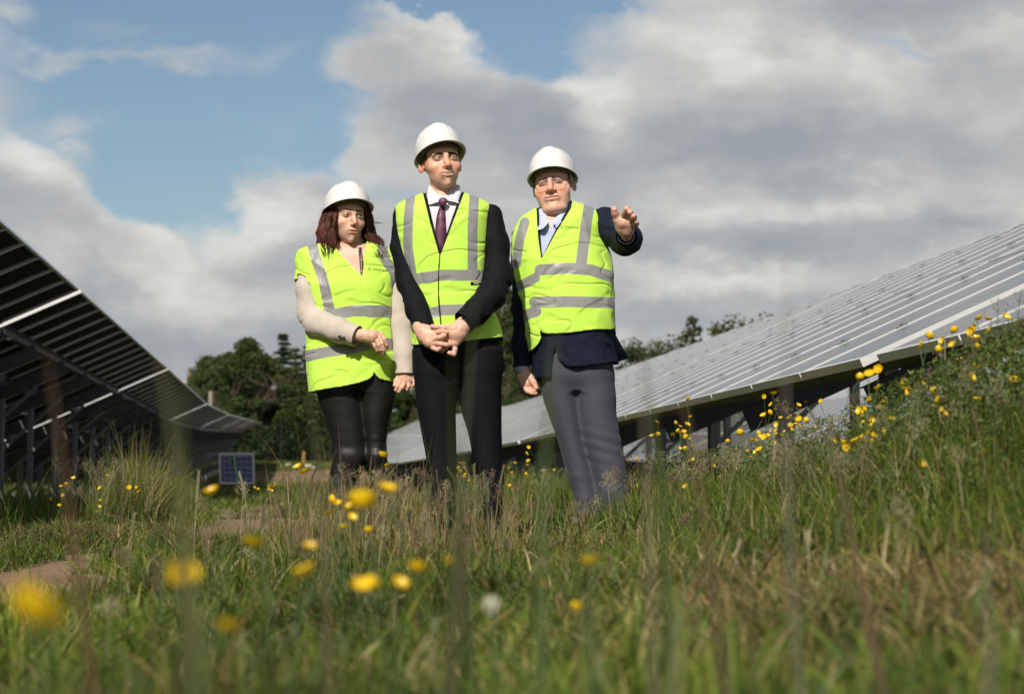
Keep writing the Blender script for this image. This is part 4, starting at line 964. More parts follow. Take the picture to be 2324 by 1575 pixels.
# ================================================================== the tall man in the middle
def tall_man():
    f = Fig(1020, 8.6, 0.02, 'tall man in black suit and plum tie with clasped hands, between the other two'); w = f.w
    S = [f.sec(*s) for s in [(425, 985, 1032, .05), (436, 972, 1048, .065), (446, 948, 1068, .08), (456, 922, 1094, .092), (468, 904, 1107, .104), (482, 899, 1112, .115), (526, 900, 1108, .128), (580, 910, 1104, .130), (640, 926, 1104, .128),
                             (700, 932, 1118, .126), (740, 934, 1132, .128), (766, 935, 1138, .13), (783, 936, 1139, .132), (812, 937, 1138, .134), (850, 938, 1137, .134)]]
    Ll = leg(f, [(795, 938, 1040, .115), (830, 939, 1040, .115), (880, 941, 1037, .11), (935, 947, 1034, .10), (983, 956, 1035, .092), (1035, 966, 1036, .085), (1090, 971, 1036, .082), (1150, 975, 1036, .080), (1215, 978, 1036, .085)])
    Lr = leg(f, [(795, 1036, 1137, .115), (830, 1036, 1138, .115), (880, 1038, 1138, .11), (935, 1048, 1138, .10), (983, 1062, 1138, .092), (1042, 1073, 1140, .085), (1100, 1085, 1144, .082), (1150, 1086, 1142, .080), (1215, 1084, 1142, .085)])
    Sj = [(a, b, c, d-.012, e-.013) for a, b, c, d, e in S]
    ra = f.ch([(920, 492, 0, 26), (913, 560, .005, 23), (928, 640, .04, 24), (947, 703, .11, 22), (976, 772, .185, 20)])
    la = f.ch([(1112, 490, 0, 25), (1126, 560, .01, 27), (1129, 630, .04, 29), (1117, 668, .08, 29), (1080, 708, .155, 25), (1030, 748, .215, 22)])
    CA = [ra, la]
    cr = f.p(963, 748, .165); dr = f.p(976, 772, .185)-f.p(947, 703, .11); dr /= np.linalg.norm(dr)
    cl = f.p(1052, 734, .19); dl = f.p(1030, 748, .215)-f.p(1080, 708, .155); dl /= np.linalg.norm(dl)
    nkc = f.p(1008, 440, -.02)
    Vp = [(955, 400), (963, 443), (978, 505), (998.5, 577), (1022, 515), (1052, 436), (1056, 400)]
    Vj = [(960, 400), (968, 443), (982, 505), (999, 575), (1019, 515), (1047, 436), (1050, 400)]
    def fj(P):
        fo = .0035*(1-2*np.abs(vnoise(P*np.array((13, 13, 20))+P[:, :1]*np.array((0, 0, 12.0)), 14)))+.0022*vnoise(P*np.array((50, 50, 40)), 16)
        e0 = _len(P-f.p(1122, 655, .06)); fo = fo-.006*np.exp(-(e0/.075)**2)*np.sin((P[:, 2]*.8+P[:, 0])*150)
        d = loft(P, Sj); flap = smax(np.abs(loft(P, Sj)+.0)-.004, P[:, 2]-f.p(1000, 775, 0)[2], .004)
        return smin(smin(d, chain(P, ra, .03), .015), chain(P, la, .03), .015)-fo
    def gj(V):
        px, py = f.px(V); fr = V[:, 1] < .02
        vn = np.where(fr, -poly(px, py, Vj)*w, -1); nk = .058-np.hypot(V[:, 0]-nkc[0], V[:, 1]-nkc[1])
        A = chain(V, ra, .03); B = chain(V, la, .03); T_ = loft(V, Sj)
        sr = np.where((A < .012), (V-cr) @ dr, -1); s2 = np.where((B < .012), (V-cl) @ dl, -1)
        return np.maximum.reduce([vn, sr, s2, nk, f.p(1000, 806, 0)[2]-V[:, 2]+.00*V[:, 0]])
    cloth(f, 'jacket', fj, f.p(878, 830, 0)-np.array((0, .34, 0)), f.p(1170, 420, 0)+np.array((0, .2, .02)), M_SUITB, gj, .0075)
    hem = [(820, 790), (936, 784), (990, 783), (1060, 775), (1138, 766), (1250, 760), (1250, 380), (820, 380)]
    grey = [([(933, 440), (927, 500), (926, 560), (937, 632)], 10.5), ([(1077, 430), (1072, 520), (1072, 618)], 11), ([(905, 640), (940, 634), (997, 626)], 12.5), ([(999, 625), (1060, 625), (1150, 628)], 12.5), ([(920, 712), (960, 716), (998, 706)], 12), ([(1000, 704), (1060, 703), (1160, 700)], 12)]
    op = [(998.5, 565), (996, 625), (996, 680), (1001, 735), (1003, 790)]
    vs, vb = make_vest(f, S, Vp, hem, (ra[:4], la[:4]), .006, grey, edgecol=(.008, .010, .006), edgew=.0042, opening=op, neck=(nkc, .052), seed=41, foldk=.75, back_hem=780)
    lines_on(f, vb, 'maker_tag', [[(1068, 640), (1079, 640), (1090, 640.5)], [(1068, 647), (1079, 647), (1090, 647.5)]], M_SUITB, vs, .0035)
    lines_on(f, vb, 'maker_tag_mark', [[(1076, 642.2), (1088, 642.7)], [(1076, 644.8), (1088, 645.3)]], mat('tag_print', (.7, .7, .66), .6), vs, .0050, .0005)
    # shirt, collar, tie
    def fs(P): return loft(P, [(a, b, c_, d-.024, e-.026) for a, b, c_, d, e in S])-.0015*vnoise(P*np.array((30, 30, 14)), 3)
    def gs(V): px, py = f.px(V); return np.maximum(poly(px, py, [(950, 425), (1066, 425), (1030, 530), (1000, 600), (975, 530)])*w, V[:, 1]+.02)
    cloth(f, 'shirt', fs, f.p(940, 620, 0)-np.array((0, .3, 0)), f.p(1075, 415, 0)+np.array((0, .15, 0)), M_SHIRTW, gs, .0075)
    P = lambda x, y, d: f.p(x, y, d)
    cx, cy = f.p(1008, 440, -.015)[:2]; rows = []
    for a in np.linspace(-2.5, 2.5, 25):                         # standing band round the neck, falling wings in front
        s_, c_ = math.sin(a), math.cos(a); zt = f.p(1008, 424-8*(-c_), 0)[2]-.0; rows.append((Vector((cx+s_*.066, cy-c_*.066, zt+.006-.012*max(0, c_))), Vector((cx+s_*.072, cy-c_*.075, zt-.036-.01*max(0, c_)))))
    rows = [r for r in rows]
    flat(f, 'collar_band', [[r[0] for r in rows], [r[1] for r in rows]], M_SHIRTW, .002, smooth=True)
    flat(f, 'collar_wing', [[P(975, 421, .02), P(990, 438, .065), P(1004, 453, .092)], [P(972, 434, .035), P(983, 449, .08), P(1001, 457, .105)], [P(968, 448, .04), P(973, 466, .090), P(989, 461, .103)]], M_SHIRTW, .002)
    flat(f, 'collar_wing', [[P(1037, 425, .03), P(1026, 438, .06), P(1011, 452, .092)], [P(1044, 434, .045), P(1036, 447, .078), P(1016, 456, .105)], [P(1050, 443, .04), P(1043, 463, .090), P(1026, 458, .103)]], M_SHIRTW, .002)
    o_ = .006
    tie = lines_on(f, BV['shirt'], 'tie', [[(x-q, y) for x, y, q in T_] for T_ in [[(1004, 466, 5.5), (1001, 490, 10), (1000, 520, 12.5), (1000, 550, 13.5), (1000, 585, 14)]]] +
                   [[(x, y) for x, y, q in [(1004, 466, 5.5), (1001, 490, 10), (1000, 520, 12.5), (1000, 550, 13.5), (1000, 585, 14)]]] + [[(x+q, y) for x, y, q in [(1004, 466, 5.5), (1001, 490, 10), (1000, 520, 12.5), (1000, 550, 13.5), (1000, 585, 14)]]], M_TIE, f.e, o_, .003)
    def kn(Q): return smax(ell(Q, f.p(1005.5, 459, .112), (.0235, .013, .020)), -(1.0*ell(Q, f.p(1005.5, 470, .13), (.0, .0, .0)+np.array((.004, .004, .004)))), .002)
    V, F = snets(kn, f.p(995, 472, .13)-np.array((.01, .02, 0)), f.p(1016, 446, .09)+np.array((.01, .02, .01)), .003)
    q_ = f.px(V); tp = 1-.38*np.clip((q_[1]-455)/10, 0, 1); V[:, 0] = f.p(1005.5, 459, .11)[0]+(V[:, 0]-f.p(1005.5, 459, .11)[0])*tp*.92; f.mesh('tie_knot', V, F, M_TIE, parent=tie)
    # body
    def hm(P, A): return np.clip((P[:, 1]+.045)/.008, 0, 1)*np.clip((P[:, 2]-(.004-.5*np.clip(P[:, 1]-.02, 0, .1)))/.006, 0, 1)+np.clip((P[:, 2]-.060)/.01, 0, 1)
    c = dict(taper=.20, wide=1.0, jaw=.90, brow_z=.0160, nose=1.06, mouth=1.58, smile=.14, open=.0034, slit=.0026, skin=(.71, .415, .29), lip=(.46, .19, .15), hair=(.020, .012, .009), brow_h=.0080, brow_a=.75, brow_arch=.05, blush=.6, iris=(.10, .12, .12), gaze=.15, fold=1.0, stubble=.25, hairmask=hm, wr=.6)
    M = head_matrix(f, f.p(1012.8, 358, .11), .27, .12, -.085, 1.09)
    neck = [(f.p(1006, 408, .0), .056), (f.p(1006, 440, -.01), .060), (f.p(1006, 470, 0), .075)]
    parts = [make_head(f, M, c, neck)]; sk = (.68, .41, .30); H = f.ch
    # his right hand (left in the picture), fingers laid over the other hand
    parts.append(hand(f, [H([(952, 742, .165, 17), (962, 757, .185, 19), (976, 775, .20, 17)]), H([(962, 752, .19, 17), (984, 760, .205, 14)]), H([(968, 766, .195, 17), (983, 782, .205, 11)])],
        [H([(988, 753, .215, 7.0), (1003, 752, .232, 6.6), (1013, 754, .232, 5.8)]), H([(986, 770, .220, 6.8), (998, 766, .240, 6.6), (1008, 762, .238, 5.8)]), H([(990, 778, .222, 6.6), (1003, 781, .240, 6.2), (1014, 783, .238, 5.6), (1022, 782, .23, 4.8)]),
         H([(983, 790, .215, 6.0), (993, 794, .228, 5.6), (999, 790, .232, 5.0)])], H([(972, 748, .19, 9), (985, 757, .195, 8), (996, 763, .19, 6.5)]), sk, seed=11))
    # his left hand, from the right, thumb along the top
    parts.append(hand(f, [H([(1062, 732, .185, 17), (1048, 744, .195, 19), (1034, 757, .205, 20)]), H([(1040, 748, .20, 17), (1018, 752, .208, 13)]), H([(1046, 760, .20, 15), (1032, 778, .205, 12)])],
        [H([(1030, 783, .205, 7.4), (1032, 794, .212, 6.8), (1030, 804, .218, 6.0), (1020, 801, .222, 5.4)]), H([(1022, 776, .205, 7.0), (1012, 788, .205, 6.4), (1002, 796, .20, 5.8)]), H([(1014, 768, .205, 7.0), (1000, 776, .20, 6.2), (992, 782, .195, 5.6)]), H([(1012, 760, .205, 6.8), (998, 766, .195, 6.0)])],
        H([(1028, 744, .21, 9), (1008, 744, .225, 7.0), (992, 742, .228, 6.2), (981, 741, .224, 5.2)]), sk, seed=13))
    V, F, C = join(parts+[core(f, S, CA, (Ll, Lr), sk, neck)]); f.mesh('body', V, F, M_SKIN, attrs={'skin': C})
    for s_ in (-1, 1): eyeball(f, M, c, s_)
    eyebrows(f, M, c, (.012, .008, .007), 190)
    # watch on his left wrist
    a = Vector(f.p(1056, 737, .188)); ax = Vector(dl); x = ax.cross(Vector((0, 1, 0))).normalized(); y = ax.cross(x).normalized(); mb = MB(); n = 28
    Vw = [a+ax*(t*.009)+(x*math.cos(2*math.pi*i/n)*.0385+y*math.sin(2*math.pi*i/n)*.0375) for t in (-1, 1) for i in range(n)]; mb.add(Vw, [(i, (i+1) % n, n+(i+1) % n, n+i) for i in range(n)])
    wa = mb.build('watch_strap', [M_BLACKP], f.e); k = wa.modifiers.new('t', 'SOLIDIFY'); k.thickness = .003
    mb = MB(); nrm = (-y if y.y > 0 else y); nrm = (nrm*.8+Vector((0, 0, .35))+x*.0).normalized(); T = Matrix.Translation(a+nrm*.039) @ nrm.to_track_quat('Z', 'X').to_matrix().to_4x4(); mb.box((-.016, -.012, -.003), (.016, .012, .006), T=T); wf = mb.build('watch_face', [mat('watch_glass', (.01, .01, .012), .08, spec=.8)], wa)
    bv = wf.modifiers.new('b', 'BEVEL'); bv.width = .003; bv.segments = 2
    c_hat_dark[0] = False; make_hat(f, M, -.13, .004, .97, .114)
    hp = [f.sec(770, 940, 1135, .118), f.sec(840, 942, 1135, .118), f.sec(872, 965, 1110, .09)]
    def ft(P):
        z = P[:, 2]; wr = .0025*vnoise(P*np.array((10, 10, 5)), 27)+.004*vnoise(P*np.array((14, 14, 40)), 28)*np.exp(-((z-.1)/.12)**2)
        return smin(smin(loft(P, Ll, 2.1), loft(P, Lr, 2.1), .025), loft(P, hp, 2.3), .03)-wr
    cloth(f, 'trousers', ft, f.p(920, 1218, 0)-np.array((0, .22, 0)), f.p(1160, 780, 0)+np.array((0, .2, 0)), M_SUITB, None, .008, thick=0)
    shoes(f, [(1006, 1220, .05, -.2), (1114, 1220, .05, .25)])
# ================================================================== the man on the right who points
def pointing_man():
    f = Fig(1290, 8.9, 0.08, 'older man in glasses, navy jacket and grey trousers, stretching out one arm'); w = f.w
    S = [f.sec(*s) for s in [(458, 1245, 1300, .06), (468, 1228, 1325, .08), (478, 1210, 1352, .095), (492, 1190, 1368, .115), (512, 1173, 1374, .13), (540, 1162, 1372, .14), (590, 1163, 1384, .155), (612, 1168, 1388, .162), (660, 1180, 1391, .172), (705, 1188, 1393, .178),
                             (748, 1193, 1394, .176), (800, 1200, 1400, .17), (832, 1202, 1412, .17), (860, 1204, 1415, .17)]]
    Ll = leg(f, [(810, 1222, 1308, .135), (838, 1223, 1308, .135), (897, 1231, 1310, .125), (960, 1252, 1318, .11), (998, 1265, 1324, .102), (1045, 1278, 1336, .095), (1091, 1290, 1349, .092), (1130, 1299, 1357, .090), (1165, 1306, 1364, .092), (1190, 1308, 1366, .094)])
    Lr = leg(f, [(810, 1296, 1380, .115), (838, 1298, 1390, .125), (897, 1304, 1399, .125, .005), (938, 1310, 1400, .115, .014), (998, 1323, 1410, .102, .025), (1045, 1336, 1417, .097, .026), (1091, 1348, 1423, .094, .026), (1130, 1354, 1426, .092, .026), (1165, 1358, 1428, .094, .026), (1190, 1360, 1429, .094, .026)])
    Sj = [(a, b, c, d-.012, e-.013) for a, b, c, d, e in S]
    ra = f.ch([(1186, 535, -.02, 22), (1186, 600, -.025, 22), (1187, 700, -.02, 22), (1186, 780, .0, 20.5), (1184, 862, .03, 18)])
    la = f.ch([(1372, 502, .02, 30), (1398, 525, .07, 33), (1421, 543, .13, 33.5)])
    lf = f.ch([(1421, 543, .13, 33), (1424, 540, .22, 28), (1421, 535, .38, 20)])
    CA = [ra, la+lf]
    cr = f.p(1186, 832, .02); dr = np.array((0.0, -.1, -1.0)); dr /= np.linalg.norm(dr)
    cl = f.p(1421, 536, .345); dl = f.p(1421, 535, .38)-f.p(1424, 541, .22); dl /= np.linalg.norm(dl)
    nkc = f.p(1262, 480, -.02)
    Vp = [(1215, 420), (1219, 505), (1222, 545), (1229, 590), (1262, 528), (1296, 474), (1306, 420)]
    Vj = [(1219, 420), (1224, 505), (1226, 545), (1230, 586), (1258, 528), (1288, 474), (1296, 420)]
    def fj(P):
        fo = .0035*(1-2*np.abs(vnoise(P*np.array((12, 12, 20))+P[:, :1]*np.array((0, 0, 12.0)), 54)))+.002*vnoise(P*np.array((48, 48, 40)), 56)
        e0 = _len(P-f.p(1400, 540, .14)); fo = fo-.006*np.exp(-(e0/.08)**2)*np.sin((P[:, 2]+P[:, 0]*.55)*130)
        d = smin(loft(P, Sj), chain(P, ra, .03), .012); return smin(d, smin(chain(P, la, .03), chain(P, lf, .02), .02), .02)-fo
    def gj(V):
        px, py = f.px(V); fr = V[:, 1] < .02; vn = np.where(fr, -poly(px, py, Vj)*w, -1); nk = .066-np.hypot(V[:, 0]-nkc[0], V[:, 1]-nkc[1])
        A = chain(V, ra, .03); sr = np.where(A < .02, (V-cr) @ dr, -1); B = chain(V, lf, .02); s2 = np.where(B < .02, (V-cl) @ dl, -1)
        hemj = poly(px, py, [(1100, 835), (1207, 838), (1222, 900), (1246, 900), (1258, 780), (1266, 812), (1282, 829), (1300, 832), (1340, 829), (1398, 821), (1500, 812), (1500, 300), (1100, 300)])*w
        return np.maximum.reduce([vn, sr, s2, nk, np.where(fr & (A > .02), hemj, -1), f.p(1300, 826, 0)[2]-V[:, 2]-(A < .02)*1.0-fr*1.0])
    def flare(P, d): return d
    jk = cloth(f, 'jacket', fj, f.p(1148, 862, 0)-np.array((0, .46, 0)), f.p(1475, 445, 0)+np.array((0, .22, .02)), M_NAVY, gj, .0075)
    # the skirt of the jacket swings out at the back right
    flat(f, 'jacket_skirt', [[f.p(1385, 742, -.02), f.p(1394, 760, -.03), f.p(1402, 776, -.04)], [f.p(1378, 775, .06), f.p(1400, 785, -.01), f.p(1413, 793, -.05)], [f.p(1372, 824, .10), f.p(1402, 821, .01), f.p(1425, 814, -.06)]], M_NAVY, .006, jk, True)
    hem = [(1040, 800), (1200, 798), (1210, 793), (1222, 780), (1228, 768), (1226, 748), (1232, 755), (1242, 757), (1262, 757), (1300, 754), (1345, 748), (1393, 747), (1500, 747), (1500, 380), (1040, 380)]
    grey = [([(1339, 455), (1330, 510), (1319, 600)], 12.5), ([(1226, 613), (1290, 609), (1340, 613), (1392, 630)], 12.5), ([(1214, 686), (1300, 685), (1395, 688)], 12.5), ([(1165, 655), (1196, 642), (1215, 631)], 11), ([(1180, 725), (1200, 713), (1217, 707)], 12), ([(1192, 505), (1180, 545), (1172, 600)], 10.5)]
    op = [(1229, 585), (1222, 602), (1215.5, 622), (1214, 695), (1221, 735), (1228, 757), (1230, 800)]
    vs, vb = make_vest(f, S, Vp, hem, (ra[:1]+[(ra[1][0], ra[1][1])]+ra[2:4], la), .008, grey, opening=op, neck=(nkc, .06), seed=61, foldk=1.15, back_hem=760)
    badge(f, vb, 1270, 516, 44, .06, vs, .0)
    def fs(P): return loft(P, [(a, b, c_, d-.024, e-.026) for a, b, c_, d, e in S])-.002*vnoise(P*np.array((30, 30, 14)), 3)
    def gs(V): px, py = f.px(V); return np.maximum.reduce([poly(px, py, [(1205, 465), (1310, 455), (1270, 540), (1232, 610), (1210, 560)])*w, -poly(px, py, [(1228, 440), (1248, 519), (1292, 440)])*w, V[:, 1]+.02])
    sh = cloth(f, 'shirt', fs, f.p(1195, 620, 0)-np.array((0, .32, 0)), f.p(1315, 445, 0)+np.array((0, .15, 0)), M_SHIRTB, gs, .0075)
    P = f.p
    cx, cy = f.p(1262, 470, -.01)[:2]; rows = []
    for a in np.linspace(-2.6, 2.6, 25):
        s_, c_ = math.sin(a), math.cos(a); zt = f.p(1262, 462+18*max(0, c_)**2+6*s_*-1, 0)[2]; rows.append((Vector((cx+s_*.072, cy-c_*.074, zt)), Vector((cx+s_*.080, cy-c_*.086, zt-.036))))
    for part in (rows[:11], rows[14:]): flat(f, 'collar_band', [[r[0] for r in part], [r[1] for r in part]], M_SHIRTB, .002, sh, True)
    flat(f, 'collar_wing', [[P(1229, 474, .055), P(1237, 490, .09), P(1245, 505, .125)], [P(1220, 486, .06), P(1230, 500, .105), P(1240, 512, .14)], [P(1215, 500, .075), P(1218, 524, .125), P(1232, 520, .145)]], M_SHIRTB, .002, sh)
    flat(f, 'collar_wing', [[P(1290, 464, .04), P(1273, 484, .09), P(1253, 505, .125)], [P(1296, 468, .045), P(1281, 490, .10), P(1260, 511, .14)], [P(1291, 480, .07), P(1275, 502, .12), P(1262, 519, .145)]], M_SHIRTB, .002, sh)
    for x, y in ((1247, 524), (1240, 555)):
        mb = MB(); q = Vector(lay(f, BV['shirt'], x, y, .003)); mb.tube([q+Vector((0, .003, 0)), q-Vector((0, .002, 0))], [.0055, .005], 10); mb.build('shirt_button', [M_SHIRTW], sh)
    # shirt cuffs
    for c0, dd, rr in ((f.p(1186, 843, .02), dr, .0335), (f.p(1421, 535.5, .365), dl, .036)):
        mb = MB(); a = Vector(c0); ax = Vector(dd); x = ax.orthogonal().normalized(); y = ax.cross(x); n = 28; Vc = [a+ax*t+(x*math.cos(2*math.pi*i/n)+y*math.sin(2*math.pi*i/n))*rr for t in (-.03, .006) for i in range(n)]
        mb.add(Vc, [(i, (i+1) % n, n+(i+1) % n, n+i) for i in range(n)]); o = mb.build('shirt_cuff', [M_SHIRTB], sh, smooth=True); k = o.modifiers.new('t', 'SOLIDIFY'); k.thickness = .002
    def hm(P_, A): return np.clip((P_[:, 1]+.040)/.008, 0, 1)*np.clip((P_[:, 2]-(.010-.5*np.clip(P_[:, 1]-.02, 0, .1)))/.006, 0, 1)
    c = dict(taper=.02, wide=1.03, jaw=1.0, brow_z=.0155, fat=.010, nose=1.15, mouth=1.34, smile=.03, open=.0018, slit=.0022, skin=(.70, .405, .295), lip=(.50, .22, .18), hair=(.20, .16, .13), brow_h=.0070, brow_a=.4, brow_arch=.04, blush=.75, iris=(.08, .08, .08), gaze=.0, fold=.7, hairmask=hm, wr=.8, lash=.9)
    M = head_matrix(f, f.p(1248, 413, .11), -.17, .10, -.135, 1.09)
    neck = [(f.p(1262, 455, -.01), .060), (f.p(1260, 490, .0), .064), (f.p(1258, 530, .01), .075)]
    parts = [make_head(f, M, c, neck)]; sk = (.67, .385, .285); H = f.ch
    V, F = snets(lambda P_: loft(P_, [(a, b, c_, d-.030, e-.032) for a, b, c_, d, e in S]), f.p(1200, 620, 0)-np.array((0, .3, 0)), f.p(1310, 470, 0)+np.array((0, .1, 0)), .008)
    px, py = f.px(V); V, F = clip(V, F, np.maximum(poly(px, py, [(1210, 470), (1300, 470), (1260, 560), (1235, 560)]), V[:, 1]*400)); parts.append((V, F, np.tile((.70, .405, .295), (len(V), 1))))
    # raised hand: palm to the camera, fingers curled forward
    parts.append(hand(f, [H([(1423, 534, .34, 15), (1420, 522, .39, 17), (1416, 505, .42, 17)]), H([(1410, 516, .40, 14), (1404, 500, .42, 11)]), H([(1424, 522, .40, 15), (1430, 508, .425, 11)])],
        [H([(1416, 493, .435, 8.2), (1419, 482, .462, 7.6), (1423, 474, .482, 7.2)]), H([(1425, 493, .440, 8.2), (1431, 484, .468, 7.6), (1430, 482, .492, 7.0)]), H([(1432, 501, .440, 7.8), (1439, 494, .466, 7.2), (1437, 491, .488, 6.6)]), H([(1436, 512, .430, 7.0), (1444, 509, .450, 6.4), (1444, 504, .470, 6.0)])],
        H([(1408, 514, .395, 11), (1401, 498, .42, 9.0), (1396, 484, .44, 8.0), (1394, 476, .45, 7.2)]), sk, seed=21, pk=.014))
    # lowered hand
    parts.append(hand(f, [H([(1189, 842, .025, 15), (1193, 856, .035, 16), (1198, 870, .045, 15)]), H([(1186, 860, .04, 9), (1191, 876, .05, 9)])],
        [H([(1190, 878, .055, 6.4), (1198, 888, .068, 6.0), (1208, 892, .078, 5.4), (1216, 893, .082, 4.6)]), H([(1200, 880, .05, 6.4), (1206, 887, .07, 5.8), (1213, 888, .083, 5.0)]), H([(1206, 876, .045, 6.0), (1211, 881, .062, 5.4), (1212, 884, .076, 4.8)]), H([(1208, 869, .04, 5.6), (1213, 874, .055, 5.2), (1212, 880, .065, 4.6)])],
        H([(1203, 856, .06, 8.5), (1211, 868, .078, 7.0), (1217, 880, .085, 5.6)]), sk, seed=23))
    V, F, C = join(parts+[core(f, S, CA, (Ll, Lr), sk, neck)]); f.mesh('body', V, F, M_SKIN, attrs={'skin': C})
    for s_ in (-1, 1): eyeball(f, M, c, s_)
    eyebrows(f, M, c, (.13, .105, .085), 120)
    # grey hair showing under the hat above the ear
    mb = MB(); rg = random.Random(9)
    for sgn in (-1, 1):
        for _ in range(220):
            y0 = rg.uniform(-.045, .05); z0 = rg.uniform(.004, .050); x0 = .0765*1.02*(1-((z0-.02)/.13)**2*.4)+.001; pts = [Vector((sgn*(x0+.003*t), y0+.016*t, z0-.012*t)) for t in (0, .5, 1)]; mb.tube([M @ p for p in pts], [.0012, .001, .0004], 3, cap=False)
    mb.build('hair', [mat('grey_hair', (.42, .39, .34), .5, col2=(.25, .22, .19), vscale=40)], f.e)
    # glasses
    mb = MB(); wd = 1.02
    gl = MB()
    for s_ in (-1, 1):
        cx = s_*.0335*wd; pts = []
        for i in range(25):
            a = 2*math.pi*i/24; x = cx+.0245*math.copysign(abs(math.cos(a))**.75, math.cos(a)); z = -.004+.0150*math.copysign(abs(math.sin(a))**.8, math.sin(a)); pts.append(M @ Vector((x, -.1085+.22*max(0, abs(x)-.03)**1.0, z)))
        mb.tube(pts, .0007, 6, cap=False); gl.add(pts[:-1]+[M @ Vector((cx, -.109, -.004))], [(i, (i+1) % 24, 24) for i in range(24)])
        e = Vector((s_*.0600*wd/1.0, -.100, .004)); mb.tube([M @ Vector((s_*(.0335*wd+.0243), -.105, .002)), M @ e, M @ Vector((s_*.078*wd, -.03, .008)), M @ Vector((s_*.083*wd, .01, .006))], .0011, 6)
    mb.tube([M @ Vector((x, -.1115-.001*(1-abs(x)/.012), .002+.003*(1-(x/.012)**2))) for x in (-.0125, -.006, 0, .006, .0125)], .0010, 6)
    go = mb.build('glasses', [mat('spectacle_wire', (.16, .16, .17), .3, .9)], f.e, smooth=True)
    ml = bpy.data.materials.new('spectacle_lens'); ml.use_nodes = True; t = NT(ml.node_tree); t.n.clear(); ou = t.new('ShaderNodeOutputMaterial'); tr = t.new('ShaderNodeBsdfTransparent'); gg = t.new('ShaderNodeBsdfGlossy'); gg.inputs['Roughness'].default_value = .02; ms = t.new('ShaderNodeMixShader'); fr = t.new('ShaderNodeFresnel'); fr.inputs[0].default_value = 1.35
    t.l.new(fr.outputs[0], ms.inputs[0]); t.l.new(tr.outputs[0], ms.inputs[1]); t.l.new(gg.outputs[0], ms.inputs[2]); t.l.new(ms.outputs[0], ou.inputs[0]); gl.build('lens', [ml], go, smooth=True)
    c_hat_dark[0] = False; make_hat(f, M, -.10, .004, .99, .112)
    hp = [f.sec(775, 1222, 1378, .13), f.sec(850, 1220, 1390, .135), f.sec(885, 1245, 1375, .11)]
    def ft(P_):
        z = P_[:, 2]; wr = .0035*vnoise(P_*np.array((11, 11, 5)), 37)+.005*vnoise(P_*np.array((6, 8, 30)), 38)*np.exp(-((z-.10)/.14)**2)
        e0 = _len(P_-f.p(1372, 1010, .05)); wr = wr-.003*np.exp(-(e0/.09)**2)*np.sin((P_[:, 2]+.3*P_[:, 0])*120)
        return smin(smin(loft(P_, Ll, 2.1), loft(P_, Lr, 2.1), .026), loft(P_, hp, 2.3), .03)-wr
    cloth(f, 'trousers', ft, f.p(1205, 1192, 0)-np.array((0, .22, 0)), f.p(1440, 790, 0)+np.array((0, .2, 0)), M_GREYT, None, .008, thick=0)
    shoes(f, [(1330, 1200, .03, -.35), (1398, 1200, .03, -.05)])
woman(); tall_man(); pointing_man()
